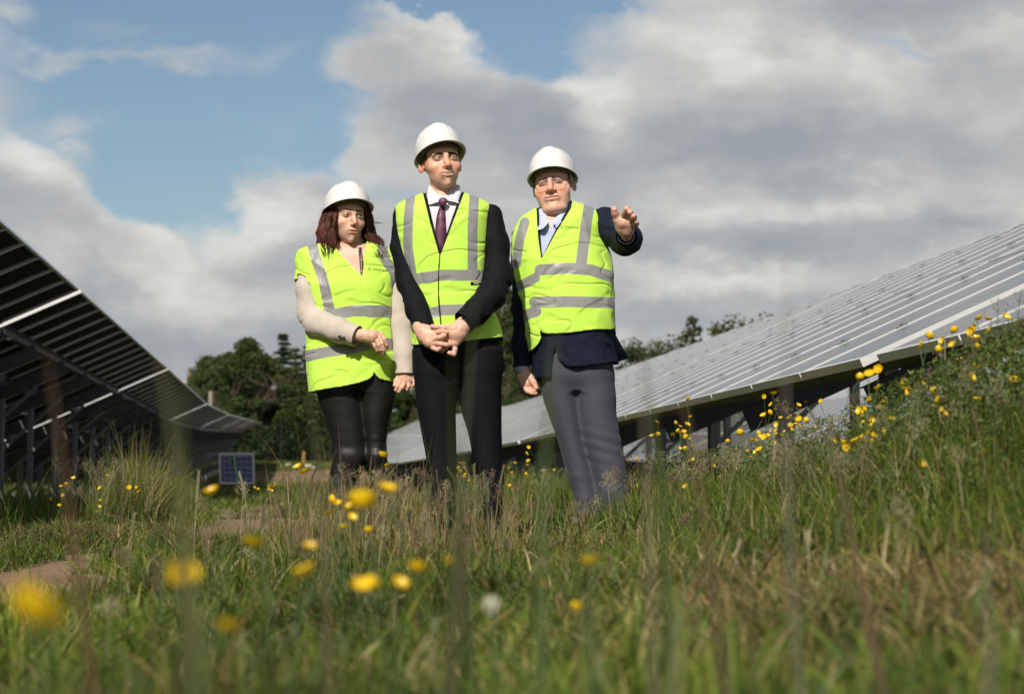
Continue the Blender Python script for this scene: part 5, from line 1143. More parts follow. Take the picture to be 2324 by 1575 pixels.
# ------------------------------------------------------------------ trees
M_BARK = mat('bark', (.10, .075, .05), .9, var=.3, vscale=12, bump=.01, bscale=20)
def leaf_mat(name, a, b, trans=.35):
    def fn(t, bs, co, base, nb):
        g = t.new('ShaderNodeAttribute', attribute_name='tint').outputs['Fac']; return t.mix(g, (*a, 1), (*b, 1))
    return mat(name, a, .55, spec=.35, fn=fn, trans=trans)
M_LEAF = leaf_mat('broad_leaves', (.020, .040, .008), (.085, .125, .022)); M_CONI = leaf_mat('conifer_needles', (.014, .030, .010), (.060, .080, .024), .2)
M_GOLD = leaf_mat('golden_leaves', (.20, .15, .02), (.55, .38, .05)); M_OLIV = leaf_mat('olive_leaves', (.030, .048, .010), (.125, .135, .030))
M_HAZL = leaf_mat('shrub_leaves', (.030, .055, .012), (.10, .15, .03))
def tree(x, y, h, w, name, label, group, kind='broad', m=None, n=9000, leaf=.16, seed=0, base=.0, lean=0.0, trunk=.18, low=.12):
    rg = np.random.default_rng(seed); z0 = float(ground_z(x, y))-.1; e = empty(name, (x, y, z0)); tag(e, label, name.replace('_', ' '), group)
    tb = MB(); pr = random.Random(seed)
    tips = []
    def limb(p, d, L, r, lev):
        pts = [p]; q = p.copy(); dd = d.copy()
        for i in range(5):
            dd = (dd+Vector((pr.gauss(0, .13), pr.gauss(0, .13), pr.gauss(0, .06)+.03))).normalized(); q = q+dd*L/5; pts.append(q.copy())
        tb.tube(pts, [r*(1-.75*i/5) for i in range(6)], 6 if lev < 2 else 4)
        if lev < 2:
            for _ in range(5 if lev == 0 else 4):
                i = pr.randint(2, 5); v = Vector((pr.gauss(0, 1), pr.gauss(0, 1), pr.uniform(.1, .9))).normalized(); limb(pts[i], (dd*.4+v).normalized(), L*pr.uniform(.45, .7), r*.45, lev+1)
        tips.append(pts[-1])
    if kind == 'conifer':
        tb.tube([Vector((0, 0, 0)), Vector((lean*.5, 0, h*.5)), Vector((lean, 0, h*.97))], [trunk, trunk*.6, .02], 7)
        nw = int(h*3.6); C = []; Rr = []
        for i in range(nw):
            t = (i+rg.random())/nw; z = h*(low+(1-low)*t); rad = w/2*(1-t)**.85+.10
            for k in range(5+int(6*(1-t))):
                a = rg.random()*6.28; L = rad*rg.uniform(.55, 1.08); ns = max(2, int(L/.35))
                for q in range(ns):
                    f = (q+.7)/ns; C.append((lean*t+math.cos(a)*L*f, math.sin(a)*L*f, z-.22*L*f*f+.10*L*f)); Rr.append(.22*(1.15-f*.5)+.05)
                if k % 3 == 0: tb.tube([Vector((lean*t, 0, z)), Vector((lean*t+math.cos(a)*L, math.sin(a)*L, z-.12*L))], [.03*(1-t)+.01, .006], 4)
        C = np.array(C); Rr = np.array(Rr); per = max(3, n//len(C))
    else:
        tb.tube([Vector((0, 0, 0)), Vector((lean*.3, 0, h*.25)), Vector((lean*.6, 0, h*.5))], [trunk*1.3, trunk, trunk*.7], 8)
        for k in range(7):
            a = k*2.4+pr.random(); up_ = pr.uniform(.35, 1.4); limb(Vector((lean*.45, 0, h*(.18+.28*pr.random()))), Vector((math.cos(a), math.sin(a), up_)).normalized(), h*pr.uniform(.25, .42), trunk*.5, 0)
        nc = int(46*(h/8)*(w/7)*(1 if kind != 'sparse' else .6))+18; C = []; Rr = []
        for i in range(nc):
            t = rg.random()**.85; zz = h*(low+(1-low)*t); prof_ = (math.sin(math.pi*min(1, (t*.86+.14)))**.55) if kind != 'column' else (1-t**3)**.5
            a = rg.random()*6.28; rr = w/2*prof_*rg.uniform(.35, 1.0)*(1+.25*math.sin(a*3+seed)); C.append((lean*t+math.cos(a)*rr, math.sin(a)*rr, zz-.3)); Rr.append(rg.uniform(.35, .95)*min(1, h/7)*(1 if kind != 'sparse' else .6))
        if kind == 'sparse':
            for t_ in tips: C.append(tuple(t_)); Rr.append(.35)
        C = np.array(C); Rr = np.array(Rr); per = n//len(C)
    N = len(C)*per; ci = np.repeat(np.arange(len(C)), per); d = rg.normal(size=(N, 3)); d /= _len(d)[:, None]; rad = rg.random(N)**.45
    P = C[ci]+d*(rad*Rr[ci])[:, None]*np.array((1, 1, .8 if kind != 'conifer' else .35)); nrm = d*.7+rg.normal(size=(N, 3))*.75+np.array((0, 0, .35)); nrm /= _len(nrm)[:, None]
    u = np.cross(nrm, rg.normal(size=(N, 3))); u /= _len(u)[:, None]; v = np.cross(nrm, u); s_ = (leaf*rg.uniform(.55, 1.2, N))[:, None]
    V = np.stack([P-u*s_*.5, P+v*s_*.30, P+u*s_*.5, P-v*s_*.30], 1).reshape(-1, 3); F = np.arange(N*4).reshape(-1, 4)
    tint = np.repeat(np.clip(.42+.28*vnoise(C*1.1+seed, 3)[ci]+rg.normal(size=N)*.17, 0, 1), 4)
    mesh_np('crown', V, F, m or M_LEAF, False, e, attrs={'tint': tint}); tb.build('trunk', [M_BARK], e, smooth=True)
    return e
G_T = 'trees beyond the fence'
def gp(px, d):
    """ground point under frame column px at depth d"""
    p = at(px, 1065, d); return p.x, p.y
def htop(py, px, d): p = at(px, py, d); return p.z-float(ground_z(p.x, p.y))+.1
T_ = [ # px, depth, top y, width m, name, kind, material, label
 (478, 128, 812, 4.6, 'broadleaf_tree', 'broad', M_HAZL, 'soft grey-green tree with drooping twigs, first tree right of the golden shrub'),
 (520, 122, 800, 4.6, 'broadleaf_tree', 'broad', M_LEAF, 'green tree between the drooping tree and the tall round-topped one'),
 (562, 118, 766, 3.8, 'broadleaf_tree', 'broad', M_LEAF, 'tall green tree with a small round tuft at its top, left of the conifer'),
 (600, 124, 812, 5.0, 'broadleaf_tree', 'broad', M_OLIV, 'olive-green bushy tree filling the gap between round-topped tree and conifer'),
 (640, 128, 752, 4.4, 'conifer_tree', 'conifer', M_CONI, 'tall pointed conifer left of the woman, highest spire of the tree line'),
 (668, 124, 788, 4.0, 'conifer_tree', 'conifer', M_OLIV, 'rusty olive conifer close to the right of the tallest spire'),
 (700, 122, 778, 3.8, 'conifer_tree', 'conifer', M_CONI, 'dark narrow conifer touching the left edge of the woman\'s vest'),
 (735, 126, 830, 5.5, 'broadleaf_tree', 'broad', M_LEAF, 'dark broad tree directly behind the woman\'s hip'),
 (800, 130, 850, 6.5, 'broadleaf_tree', 'broad', M_OLIV, 'broad tree hidden behind the woman\'s legs'),
 (905, 128, 872, 5.6, 'broadleaf_tree', 'broad', M_LEAF, 'leafy tree seen between the woman\'s hand and the tall man\'s trousers'),
 (985, 134, 862, 6.0, 'broadleaf_tree', 'broad', M_OLIV, 'tree behind the tall man, green showing between his legs'),
 (1075, 130, 820, 5.6, 'broadleaf_tree', 'broad', M_LEAF, 'tree behind the tall man\'s right-hand trouser leg'),
 (1142, 118, 655, 4.0, 'broadleaf_tree', 'broad', M_OLIV, 'tall tree with gaps of sky standing between the two men'),
 (1178, 116, 700, 3.4, 'broadleaf_tree', 'broad', M_OLIV, 'tree just left of the pointing man\'s lowered sleeve'),
 (1190, 112, 842, 5.4, 'broadleaf_tree', 'broad', M_LEAF, 'bright green undergrowth tree behind the pointing man\'s lowered hand'),
 (1250, 126, 800, 6.0, 'broadleaf_tree', 'broad', M_LEAF, 'tree hidden behind the pointing man\'s jacket'),
 (1436, 95, 778, 1.7, 'broadleaf_tree', 'broad', M_LEAF, 'small round tree top right of the pointing man\'s jacket, above the panels'),
 (1494, 100, 776, .7, 'broadleaf_tree', 'broad', M_LEAF, 'tiny leafy twig top between the round tree and the spreading one above the panels'),
 (1572, 70, 706, 2.0, 'broadleaf_tree', 'sparse', M_OLIV, 'wide spreading tree with open twigs rising above the top edge of the right row'),
 (1628, 72, 722, .8, 'broadleaf_tree', 'sparse', M_OLIV, 'thin-twigged tree leaning right above the panels, right of the spreading tree'),
]
if not globals().get('NOROW'):
    for i, (px, d, ty, w_, nm, kd, mt, lb) in enumerate(T_):
        x, y = gp(px, d); h = htop(ty, px, d); tree(x, y, h, w_, nm, lb, G_T, kd, mt, n=(26000 if kd != 'sparse' else 9000) if w_ > 2 else 5000, leaf=.20 if kd != 'conifer' else .24, seed=100+i, trunk=.16, low=.02 if kd != 'conifer' else .03)
    # golden shrub and the chimney behind it
    x, y = gp(452, 140); tree(x, y, htop(848, 452, 140), 2.6, 'golden_shrub', 'golden-yellow conifer shrub showing above the left row of panels beside the chimney', None, 'column', M_GOLD, n=9000, leaf=.20, seed=300)
    # dark hedge growing along the fence
    def hedge():
        rg = np.random.default_rng(77); N = 90000; px = rg.uniform(430, 1420, N); P = np.zeros((N, 3)); dd = 117+rg.random(N)*5
        b = np.array([gp(a, 1.0)[0] for a in (1162,)])  # keeps the row frame explicit
        t = (px-1162)/FPX; x = dd*(math.sin(YAW)+math.cos(YAW)*t); y = dd*(math.cos(YAW)-math.sin(YAW)*t); top = 2.6+1.1*vnoise(np.stack([px*.02, px*0, px*0], 1), 4)+.6*vnoise(np.stack([px*.07, px*0, px*0], 1), 5)
        z = ground_z(x, y)+rg.random(N)**.8*top; C = np.stack([x, y, z], 1); nrm = rg.normal(size=(N, 3)); nrm /= _len(nrm)[:, None]; u = np.cross(nrm, rg.normal(size=(N, 3))); u /= _len(u)[:, None]; v = np.cross(nrm, u); s_ = (.22*rg.uniform(.5, 1.2, N))[:, None]
        V = np.stack([C-u*s_*.5, C+v*s_*.3, C+u*s_*.5, C-v*s_*.3], 1).reshape(-1, 3); tint = np.repeat(np.clip(.35+.3*vnoise(C*.7, 3)+rg.normal(size=N)*.15, 0, 1), 4)
        o = mesh_np('undergrowth', V, np.arange(N*4).reshape(-1, 4), M_LEAF, False, attrs={'tint': tint}); tag(o, 'dark tangled undergrowth filling the foot of the trees behind the fence', 'undergrowth', kind='stuff')
    hedge()
    def house():
        p = at(432, 900, 175); z0 = float(ground_z(p.x, p.y)); e = empty('house', (p.x, p.y, z0)); tag(e, 'distant house of which only the chimney shows above the golden shrub', 'house')
        zt = at(432, 868, 175).z-z0; mb = MB(); mb.box((-7, -4, 0), (3, 4, zt-3.0)); mb.build('wall', [mat('cream_render', (.5, .42, .3), .9, var=.1)], e)
        mb = MB(); V = [(-7.3, -4.3, zt-3.0), (3.3, -4.3, zt-3.0), (3.3, 4.3, zt-3.0), (-7.3, 4.3, zt-3.0), (-7.3, 0, zt-.9), (3.3, 0, zt-.9)]; mb.add(V, [(0, 1, 5, 4), (2, 3, 4, 5), (0, 4, 3), (1, 2, 5)]); rf = mb.build('roof', [mat('slate', (.10, .10, .11), .7, var=.2)], e)
        mb = MB(); mb.box((-.55, -.5, zt-1.6), (.55, .5, zt-.1)); mb.box((-.65, -.6, zt-.1), (.65, .6, zt+.12)); mb.tube([Vector((0, 0, zt+.1)), Vector((0, 0, zt+1.0))], [.22, .18], 10, 1); mb.build('chimney', [mat('pale_stone', (.50, .43, .30), .9, var=.15), mat('terracotta', (.42, .17, .09), .85)], rf)
        q = at(478, 900, 110); zz = float(ground_z(q.x, q.y)); mb = MB(); h = at(478, 888, 110).z-zz; mb.tube([Vector((0, 0, 0)), Vector((0, 0, h))], [.12, .11], 10); o = mb.build('wooden_post', [mat('weathered_wood', (.20, .18, .14), .9, var=.2, vscale=20)], smooth=True); o.location = (q.x, q.y, zz); tag(o, 'weathered grey wooden post in front of the trees, right of the golden shrub', 'post')
    house()
    # ---------------------------------------------------------------- fence: posts and wires
    def fence():
        M_DK = mat('dark_green_fence_paint', (.010, .014, .012), .5); a = gp(300, 112); b = gp(1400, 116)
        A = Vector((a[0], a[1], 0)); B = Vector((b[0], b[1], 0)); L = (B-A).length; n = int(L/2.62); e = empty('wire_fence', (A.x, A.y, float(ground_z(A.x, A.y)))); tag(e, 'tall dark wire mesh fence running in front of the trees', 'fence'); o0 = e.location
        zg = lambda p: float(ground_z(p.x, p.y)); pts = [A.lerp(B, i/n) for i in range(n+1)]
        pm = MB(); pm.tube([Vector((0, 0, -.2)), Vector((0, 0, 2.45))], .04, 8); pd = pm.build('post', [M_DK], link=False).data
        for p in pts: child('post', pd, e, (p.x-o0.x, p.y-o0.y, zg(p)-o0.z))
        m = MB()
        for k in range(13):
            h = .1+k*.18; m.tube([Vector((p.x, p.y, zg(p)+h))-Vector(o0) for p in pts], .011, 3, cap=False)
        for i in range(n):
            for q in range(18):
                p = pts[i].lerp(pts[i+1], q/18); m.bar(Vector((p.x, p.y, zg(p)+.1))-Vector(o0), Vector((p.x, p.y, zg(p)+2.26))-Vector(o0), .006, .006)
        m.build('wire_mesh', [M_DK], e)
        q = gp(688, 104); mb = MB(); mb.box((-.05, -.05, 0), (.05, .05, .75)); o = mb.build('wooden_stake', [mat('fresh_timber', (.42, .20, .07), .8, var=.2, vscale=20)]); o.location = (q[0], q[1], float(ground_z(*q))-.05); o.rotation_euler = (0, .04, .5); tag(o, 'short orange-brown timber stake in the grass before the fence', 'stake')
        for k, (px, d, s_) in enumerate(((700, 98, .22), (712, 97, .16), (655, 101, .18), (672, 99, .13))):
            g = gp(px, d); bm = bmesh.new(); bmesh.ops.create_icosphere(bm, subdivisions=3, radius=s_); me = bpy.data.meshes.new('stone')
            for v in bm.verts: v.co *= 1+.25*float(vnoise(np.array([v.co[:]])*7+k*5)[0]); v.co.z *= .6
            bm.to_mesh(me); bm.free(); me.materials.append(mat('pale_rock', (.42, .38, .30), .9, var=.2)); o = bpy.data.objects.new('stone', me); COL.objects.link(o); o.location = (g[0], g[1], float(ground_z(*g))+s_*.2)
            tag(o, ['largest pale stone in the grass before the fence, just left of the woman', 'small pale stone lying right against the largest one before the fence', 'pale stone at the left end of the scatter before the fence', 'smallest pale stone in the middle of the scatter before the fence'][k], 'stone', 'pale stones before the fence')
    fence()
    # loose panel leaning against the end of the left row
    def loose():
        D = 34.0; a = at(497, 1028, D); b = at(578, 1028, D); c_ = at(498, 1098, D); w_ = (b-a).length; e = empty('loose_solar_panel', c_); e.rotation_euler = (R(9), 0, -YAW-.05); tag(e, 'loose blue solar panel leaning on its long side at the foot of the left row', 'solar panel')
        h = 1.02*.62; h = (a-c_).length; mb = MB()
        for lo, hi in (((0, 0, 0), (w_, .035, .03)), ((0, 0, h-.03), (w_, .035, h)), ((0, 0, .03), (.03, .035, h-.03)), ((w_-.03, 0, .03), (w_, .035, h-.03))): mb.box(lo, hi)
        mb.build('panel_frame', [mat('dull_grey_frame', (.10, .105, .12), .5, .3)], e)
        def fn(t, bs, co, base, nb):
            s = t.new('ShaderNodeSeparateXYZ'); t.l.new(co, s.inputs[0])
            def ln(v, n, k): f = t.m('FRACT', t.m('MULTIPLY', v, n)); return t.m('GREATER_THAN', t.m('ABSOLUTE', t.m('SUBTRACT', f, .5)), .5-k)
            g = t.m('MAXIMUM', ln(s.outputs[0], 10.5, .035), ln(s.outputs[2], 10.5, .045)); return t.mix(g, base, (.05, .07, .12, 1))
        mb = MB(); mb.box((.031, .008, .031), (w_-.031, .016, h-.031)); mb.build('solar_cells', [mat('blue_cells', (.006, .009, .026), .5, spec=.3, fn=fn)], e)
        mb = MB(); mb.tube([Vector((w_*.42, -.01, h*.92)), Vector((w_*.48, -.02, h*.5)), Vector((w_*.56, -.02, .05))], .010, 6); mb.build('cable', [mat('green_cable', (.03, .12, .06), .6)], e)
        mb = MB(); mb.box((w_*.33, -.03, h*.78), (w_*.39, .007, h*.93)); mb.build('junction_box', [M_BLACKP], e)
    loose()
# ------------------------------------------------------------------ grass
def blade_mat(name, trans=.35):
    def fn(t, b, co, base, nb): return None
    return mat(name, (.1, .1, .1), .5, spec=.4, attr='col', trans=trans)
M_GRASS = blade_mat('grass_blades')
GREENS = np.array([(.065, .115, .012), (.110, .165, .018), (.034, .066, .009), (.155, .180, .032), (.070, .125, .020)]); STRAW = np.array([(.36, .29, .13), (.27, .21, .09), (.42, .36, .19), (.20, .155, .07)])
def blades(name, X, Y, H, Wd, dry, label, lean=.45, segs=4, rg=None, stuff='grass', base_z=None, curl=.6, yaw=None, dark=None):
    """curved tapering blades; dry = fraction of straw-coloured ones per blade"""
    rg = rg or RNG; N = len(X); Z = (ground_z(X, Y) if base_z is None else base_z)-.01
    th = rg.random(N)*6.283 if yaw is None else yaw; l = rg.gamma(2.0, lean/2, N); cx, cy = np.cos(th), np.sin(th); wx, wy = -cy, cx; tw = rg.random(N)*6.283
    wx, wy = np.cos(tw), np.sin(tw); V = []
    ts = np.linspace(0, 1, segs+1)
    for t in ts:
        b = l*t*(.35+curl*t); hor = H*np.minimum(b, 1.4)*.75; z = H*t*(1-.25*np.minimum(l, 1.8)*t*t*.9); wd = Wd*(1-t**1.6)*.5+Wd*.04
        px_, py_ = X+cx*hor, Y+cy*hor; V.append(np.stack([px_-wx*wd, py_-wy*wd, Z+z], -1)); V.append(np.stack([px_+wx*wd, py_+wy*wd, Z+z], -1))
    V = np.stack(V, 1).reshape(-1, 3); k = 2*(segs+1); b0 = np.arange(N)[:, None]*k
    F = np.concatenate([np.stack([b0[:, 0]+2*i, b0[:, 0]+2*i+1, b0[:, 0]+2*i+3, b0[:, 0]+2*i+2], 1) for i in range(segs)])
    isd = rg.random(N) < dry; g = GREENS[rg.integers(0, len(GREENS), N)]*rg.uniform(.7, 1.35, (N, 1)); s_ = STRAW[rg.integers(0, len(STRAW), N)]*rg.uniform(.6, 1.15, (N, 1)); c = np.where(isd[:, None], s_, g)
    if dark is not None: c = c*dark[:, None]
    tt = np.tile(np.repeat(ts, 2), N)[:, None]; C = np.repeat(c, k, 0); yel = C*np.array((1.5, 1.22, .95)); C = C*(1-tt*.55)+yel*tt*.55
    return V, F, C
def dryness(x, y):
    n = fbm(np.stack([x*1.3+7, y*1.1, 0*x], 1), 3, 61); d = .07+.22*np.clip(n, 0, 1)
    d += .55*np.exp(-((x-.95)/.75)**2-((y-6.6)/1.3)**2)*np.clip(.8+n, .2, 1.2)+.60*np.exp(-((x-1.0)/.5)**2-((y-3.8)/.8)**2)*np.clip(.7+n, 0, 1.3)+.25*np.exp(-((x+.9)/.5)**2-((y-9.2)/.6)**2)
    return np.clip(d, .03, .85)
def field(ymin, ymax, dens_, hm, wd, segs, rg, margin=.35, lean=.45):
    """random roots inside the wedge of ground the picture shows"""
    n = int(dens_*(ymax**2-ymin**2)/2*.56*1.15); y = np.sqrt(rg.uniform(ymin**2, ymax**2, n)); tn = rg.uniform(-.40, .22, n)*1.0+.102*0
    t = rg.uniform(-.275, .275, n)+YAW; x = y*np.tan(t)+rg.uniform(-margin, margin, n)
    P = np.stack([x*1.4, y*1.0, 0*x], 1); clump = fbm(P*1.6, 3, 51); so = soil_mask(x, y); keep = rg.random(n) > so*1.05-.02
    keep &= rg.random(n) < np.clip(.75+.5*clump, .15, 1)
    x, y, clump = x[keep], y[keep], clump[keep]; dryf = dryness(x, y)
    nearfeet = np.exp(-((x-1.0-.1*(y-8))/1.3)**2-((y-7.2)/1.5)**2); dryf = dryf*1.0
    h = hm*rg.gamma(6, 1/6, len(x))*np.clip(1+.5*clump, .45, 1.8)*(1-.45*nearfeet)
    return x, y, h, dryf
def build_grass():
    rg = np.random.default_rng(5); VV = []; FF = []; CC = []; b = 0
    def add(t):
        nonlocal b
        V, F, C = t; VV.append(V); FF.append(F+b); CC.append(C); b += len(V)
    # short turf, denser near the camera
    for (a, c, de, hm, wd, sg) in ((1.5, 3.2, 9000, .060, .0050, 4), (3.2, 7, 6500, .056, .0048, 4), (7, 12, 3200, .055, .0055, 3), (12, 22, 900, .07, .008, 3), (22, 45, 200, .09, .016, 2), (45, 110, 28, .14, .035, 2)):
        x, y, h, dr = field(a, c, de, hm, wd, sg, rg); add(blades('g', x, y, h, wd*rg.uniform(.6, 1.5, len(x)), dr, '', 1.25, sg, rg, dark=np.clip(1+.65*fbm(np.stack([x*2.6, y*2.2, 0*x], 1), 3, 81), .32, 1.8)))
    # rough tall grass on the bank to the right, under the left row, and along the right row
    for (a, c, n_, ln, wd) in ((1.6, 4, 26000, .10, .0030), (4, 8.5, 30000, .12, .0036), (8.5, 14, 12000, .14, .005)):            # loose hay lying about
        y = np.sqrt(rg.uniform(a*a, c*c, n_)); x = y*np.tan(rg.uniform(-.27, .275, n_)+YAW); k = rg.random(n_) < np.clip(dryness(x, y)*1.3-.08, .02, 1)*(1-.75*soil_mask(x, y)); x, y = x[k], y[k]
        V, F, C = blades('h', x, y, ln*rg.gamma(4, .25, len(x)), wd*rg.uniform(.6, 1.5, len(x)), np.full(len(x), .85), '', 2.6, 4, rg); zz = np.repeat(ground_z(x, y), 10); V[:, 2] = zz+(V[:, 2]-zz)*.38+np.repeat(rg.uniform(.0, .035, len(x)), 10); add((V, F, C))
    for (a, c, n_) in ((1.2, 3.2, 1500), (3.2, 7.5, 2200)):                    # broader leaves among the grass
        y = np.sqrt(rg.uniform(a*a, c*c, n_)); x = y*np.tan(rg.uniform(-.27, .275, n_)+YAW); k = rg.random(n_) > soil_mask(x, y); x, y = x[k], y[k]
        add(blades('b', x, y, .085*rg.gamma(5, .2, len(x)), .013*rg.uniform(.6, 1.4, len(x)), np.full(len(x), .05), '', 1.5, 5, rg))
    def tall(n, xf, yf, hm, wd, dry, lean=.35, hvar=5):
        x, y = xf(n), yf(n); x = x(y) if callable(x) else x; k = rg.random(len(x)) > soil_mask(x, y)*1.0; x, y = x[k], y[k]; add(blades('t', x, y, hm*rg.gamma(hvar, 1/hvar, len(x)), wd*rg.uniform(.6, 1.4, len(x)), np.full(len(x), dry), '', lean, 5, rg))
    U = lambda a, c: (lambda n: rg.uniform(a, c, n))
    def bank_top(x, y): return .33+.11*np.clip((x-1.15)/.5, 0, 1)+.34*np.exp(-((y-5.2)/1.25)**2)*np.clip((x-1.35)/.6, 0, 1)-.03*np.clip((y-12)/8, 0, 1)
    def bank(n, xa, xb, ya, yb, wd, dry, lo=.35, hi=1.0, lean=.35):
        y = rg.uniform(ya, yb, n); x = rg.uniform(xa, xb, n); h = np.clip(bank_top(x, y)-ground_z(x, y), .04, .7)*rg.uniform(lo, hi, n)*(.86+.2*vnoise(np.stack([x*3, y*3, 0*x], 1), 9)); add(blades('t', x, y, h, wd*rg.uniform(.6, 1.4, n), np.full(n, dry), '', lean, 5, rg))
    bank(30000, 1.15, 2.9, 3.6, 9.5, .0052, .08, lean=.55); bank(16000, 1.5, 2.6, 3.8, 6.8, .0046, .10, .5, 1.05, .5); bank(14000, 1.25, 3.2, 9.5, 22, .006, .10)
    tall(9000, U(1.8, 4.5), U(20, 50), .16, .012, .2)
    tall(9000, lambda n: (lambda y: rg.normal(-1.25, .10, n)), U(12.5, 21), .22, .005, .12, .6)
    tall(5000, lambda n: (lambda y: rg.normal(-1.2, .08, n)), U(13, 16), .30, .005, .3, .5)
    tall(9000, U(-4.5, -1.5), U(8.2, 16), .20, .006, .15)
    tall(3500, lambda n: (lambda y: rg.normal(-.98, .12, n)), U(6.6, 7.6), .085, .005, .1, .8)
    tall(8000, lambda n: (lambda y: rg.normal(.25, .5, n)), U(4.6, 7.4), .085, .005, .12, .7)
    tall(1500, lambda n: (lambda y: rg.normal(.22, .16, n)), U(6.2, 8.0), .19, .0035, .75, .35)
    tall(500, lambda n: (lambda y: rg.normal(.60, .16, n)), U(6.2, 7.6), .14, .0035, .7, .35)
    V = np.concatenate(VV); F = np.concatenate(FF); C = np.concatenate(CC)
    o = mesh_np('grass', V, F, M_GRASS, False, attrs={'col': C}); tag(o, 'rough green meadow grass with dry straw patches covering the ground', 'grass', kind='stuff')
    # seed heads: thin stalks with airy panicles
    VV.clear(); FF.clear(); CC.clear(); b = 0; mb = MB()
    V = []; F = []; C = []
    def seed_stalk(x, y, h, col, airy, rad=.0011, lean_=.25):
        nonlocal V, F, C
        z = float(ground_z(x, y)); th = random.uniform(0, 6.28); l = random.gauss(0, lean_)*h; N = 6; pts = [np.array((x+math.cos(th)*l*(i/N)**2, y+math.sin(th)*l*(i/N)**2, z+h*i/N)) for i in range(N+1)]
        def rib(a, c_, w0, w1, cl):
            d = c_-a; sd = np.cross(d, (0.3, 1, 0.1)); sd = sd/(np.linalg.norm(sd)+1e-9); k = len(V); V.extend([a-sd*w0, a+sd*w0, c_+sd*w1, c_-sd*w1]); F.append((k, k+1, k+2, k+3)); C.extend([cl]*4)
        for i in range(N): rib(pts[i], pts[i+1], rad, rad*.8, col)
        hl = h*random.uniform(.18, .32); tip = pts[-1]; dr = pts[-1]-pts[-2]; dr = dr/np.linalg.norm(dr)
        if airy:
            for q in range(16):
                t = q/16; o_ = tip-dr*hl*(1-t); a = q*2.4; L = hl*.42*(1-t)**.7*random.uniform(.6, 1.1)+.006; e_ = o_+np.array((math.cos(a)*L, math.sin(a)*L, L*.55)); rib(o_, e_, .0004, .0003, col)
                for s_ in (.55, .75, .9, 1.0):
                    p = o_+(e_-o_)*s_+np.random.normal(size=3)*.004; rib(p, p+np.array((.0015, 0, .0045)), .0012, .0006, col*random.uniform(.8, 1.3))
        else:
            for q in range(18):
                t = q/18; o_ = tip-dr*hl*(1-t); sgn = 1 if q % 2 else -1; e_ = o_+np.array((math.cos(th+1.57)*.006*sgn, math.sin(th+1.57)*.006*sgn, .010)); rib(o_, e_, .0018, .0007, col*random.uniform(.85, 1.2))
    cols = [np.array(c_) for c_ in ((.22, .18, .09), (.17, .12, .07), (.13, .09, .06), (.30, .27, .15), (.11, .13, .045))]
    for _ in range(270):
        y = random.uniform(3.9, 9.0); x = random.uniform(1.3, 2.8); t_ = float(bank_top(np.array(x), np.array(y)))-float(ground_z(x, y)); seed_stalk(x, y, t_*random.uniform(.75, 1.15), random.choice(cols), random.random() < .8)
    for _ in range(150):
        y = random.uniform(5.6, 8.2); x = random.gauss(.26, .22); seed_stalk(x, y, random.uniform(.16, .34), random.choice(cols), random.random() < .4)
    for _ in range(110):
        y = math.sqrt(random.uniform(9, 100)); x = y*math.tan(random.uniform(-.2, .27)+YAW); seed_stalk(x, y, random.uniform(.10, .24), random.choice(cols), random.random() < .5)
    for _ in range(90):
        y = random.uniform(12, 16); x = random.gauss(-1.25, .12); seed_stalk(x, y, random.uniform(.25, .48), random.choice(cols), random.random() < .5)
    o = mesh_np('seed_heads', np.array(V), np.array(F), M_GRASS, False, attrs={'col': np.array(C)}); tag(o, 'brown and straw coloured flowering grass heads standing above the meadow', 'grass', kind='stuff')
    # herb leaves on the bank
    n = 80000; x = np.concatenate([rg.normal(2.0, .25, n//2), rg.uniform(1.6, 3.0, n-n//2)]); y = np.concatenate([rg.normal(5.2, .9, n//2), rg.uniform(4, 10, n-n//2)]); z = ground_z(x, y)+rg.random(n)**.8*np.clip(bank_top(x, y)-ground_z(x, y), .03, .6)*.98
    Cn = np.stack([x, y, z], 1); nr = rg.normal(size=(n, 3))+np.array((0, 0, .5)); nr /= _len(nr)[:, None]; u = np.cross(nr, rg.normal(size=(n, 3))); u /= _len(u)[:, None]; v = np.cross(nr, u); s_ = (.016*rg.uniform(.4, 1.5, n))[:, None]
    V = np.stack([Cn-u*s_*.5, Cn+v*s_*.18, Cn+u*s_*.5, Cn-v*s_*.18], 1).reshape(-1, 3); C = np.repeat(GREENS[rg.integers(0, 5, n)]*rg.uniform(.5, 1.3, (n, 1)), 4, 0)
    o = mesh_np('herbs', V, np.arange(n*4).reshape(-1, 4), M_GRASS, False, attrs={'col': C}); tag(o, 'small-leaved green herbs tangled through the grass of the right bank', 'plants', kind='stuff')
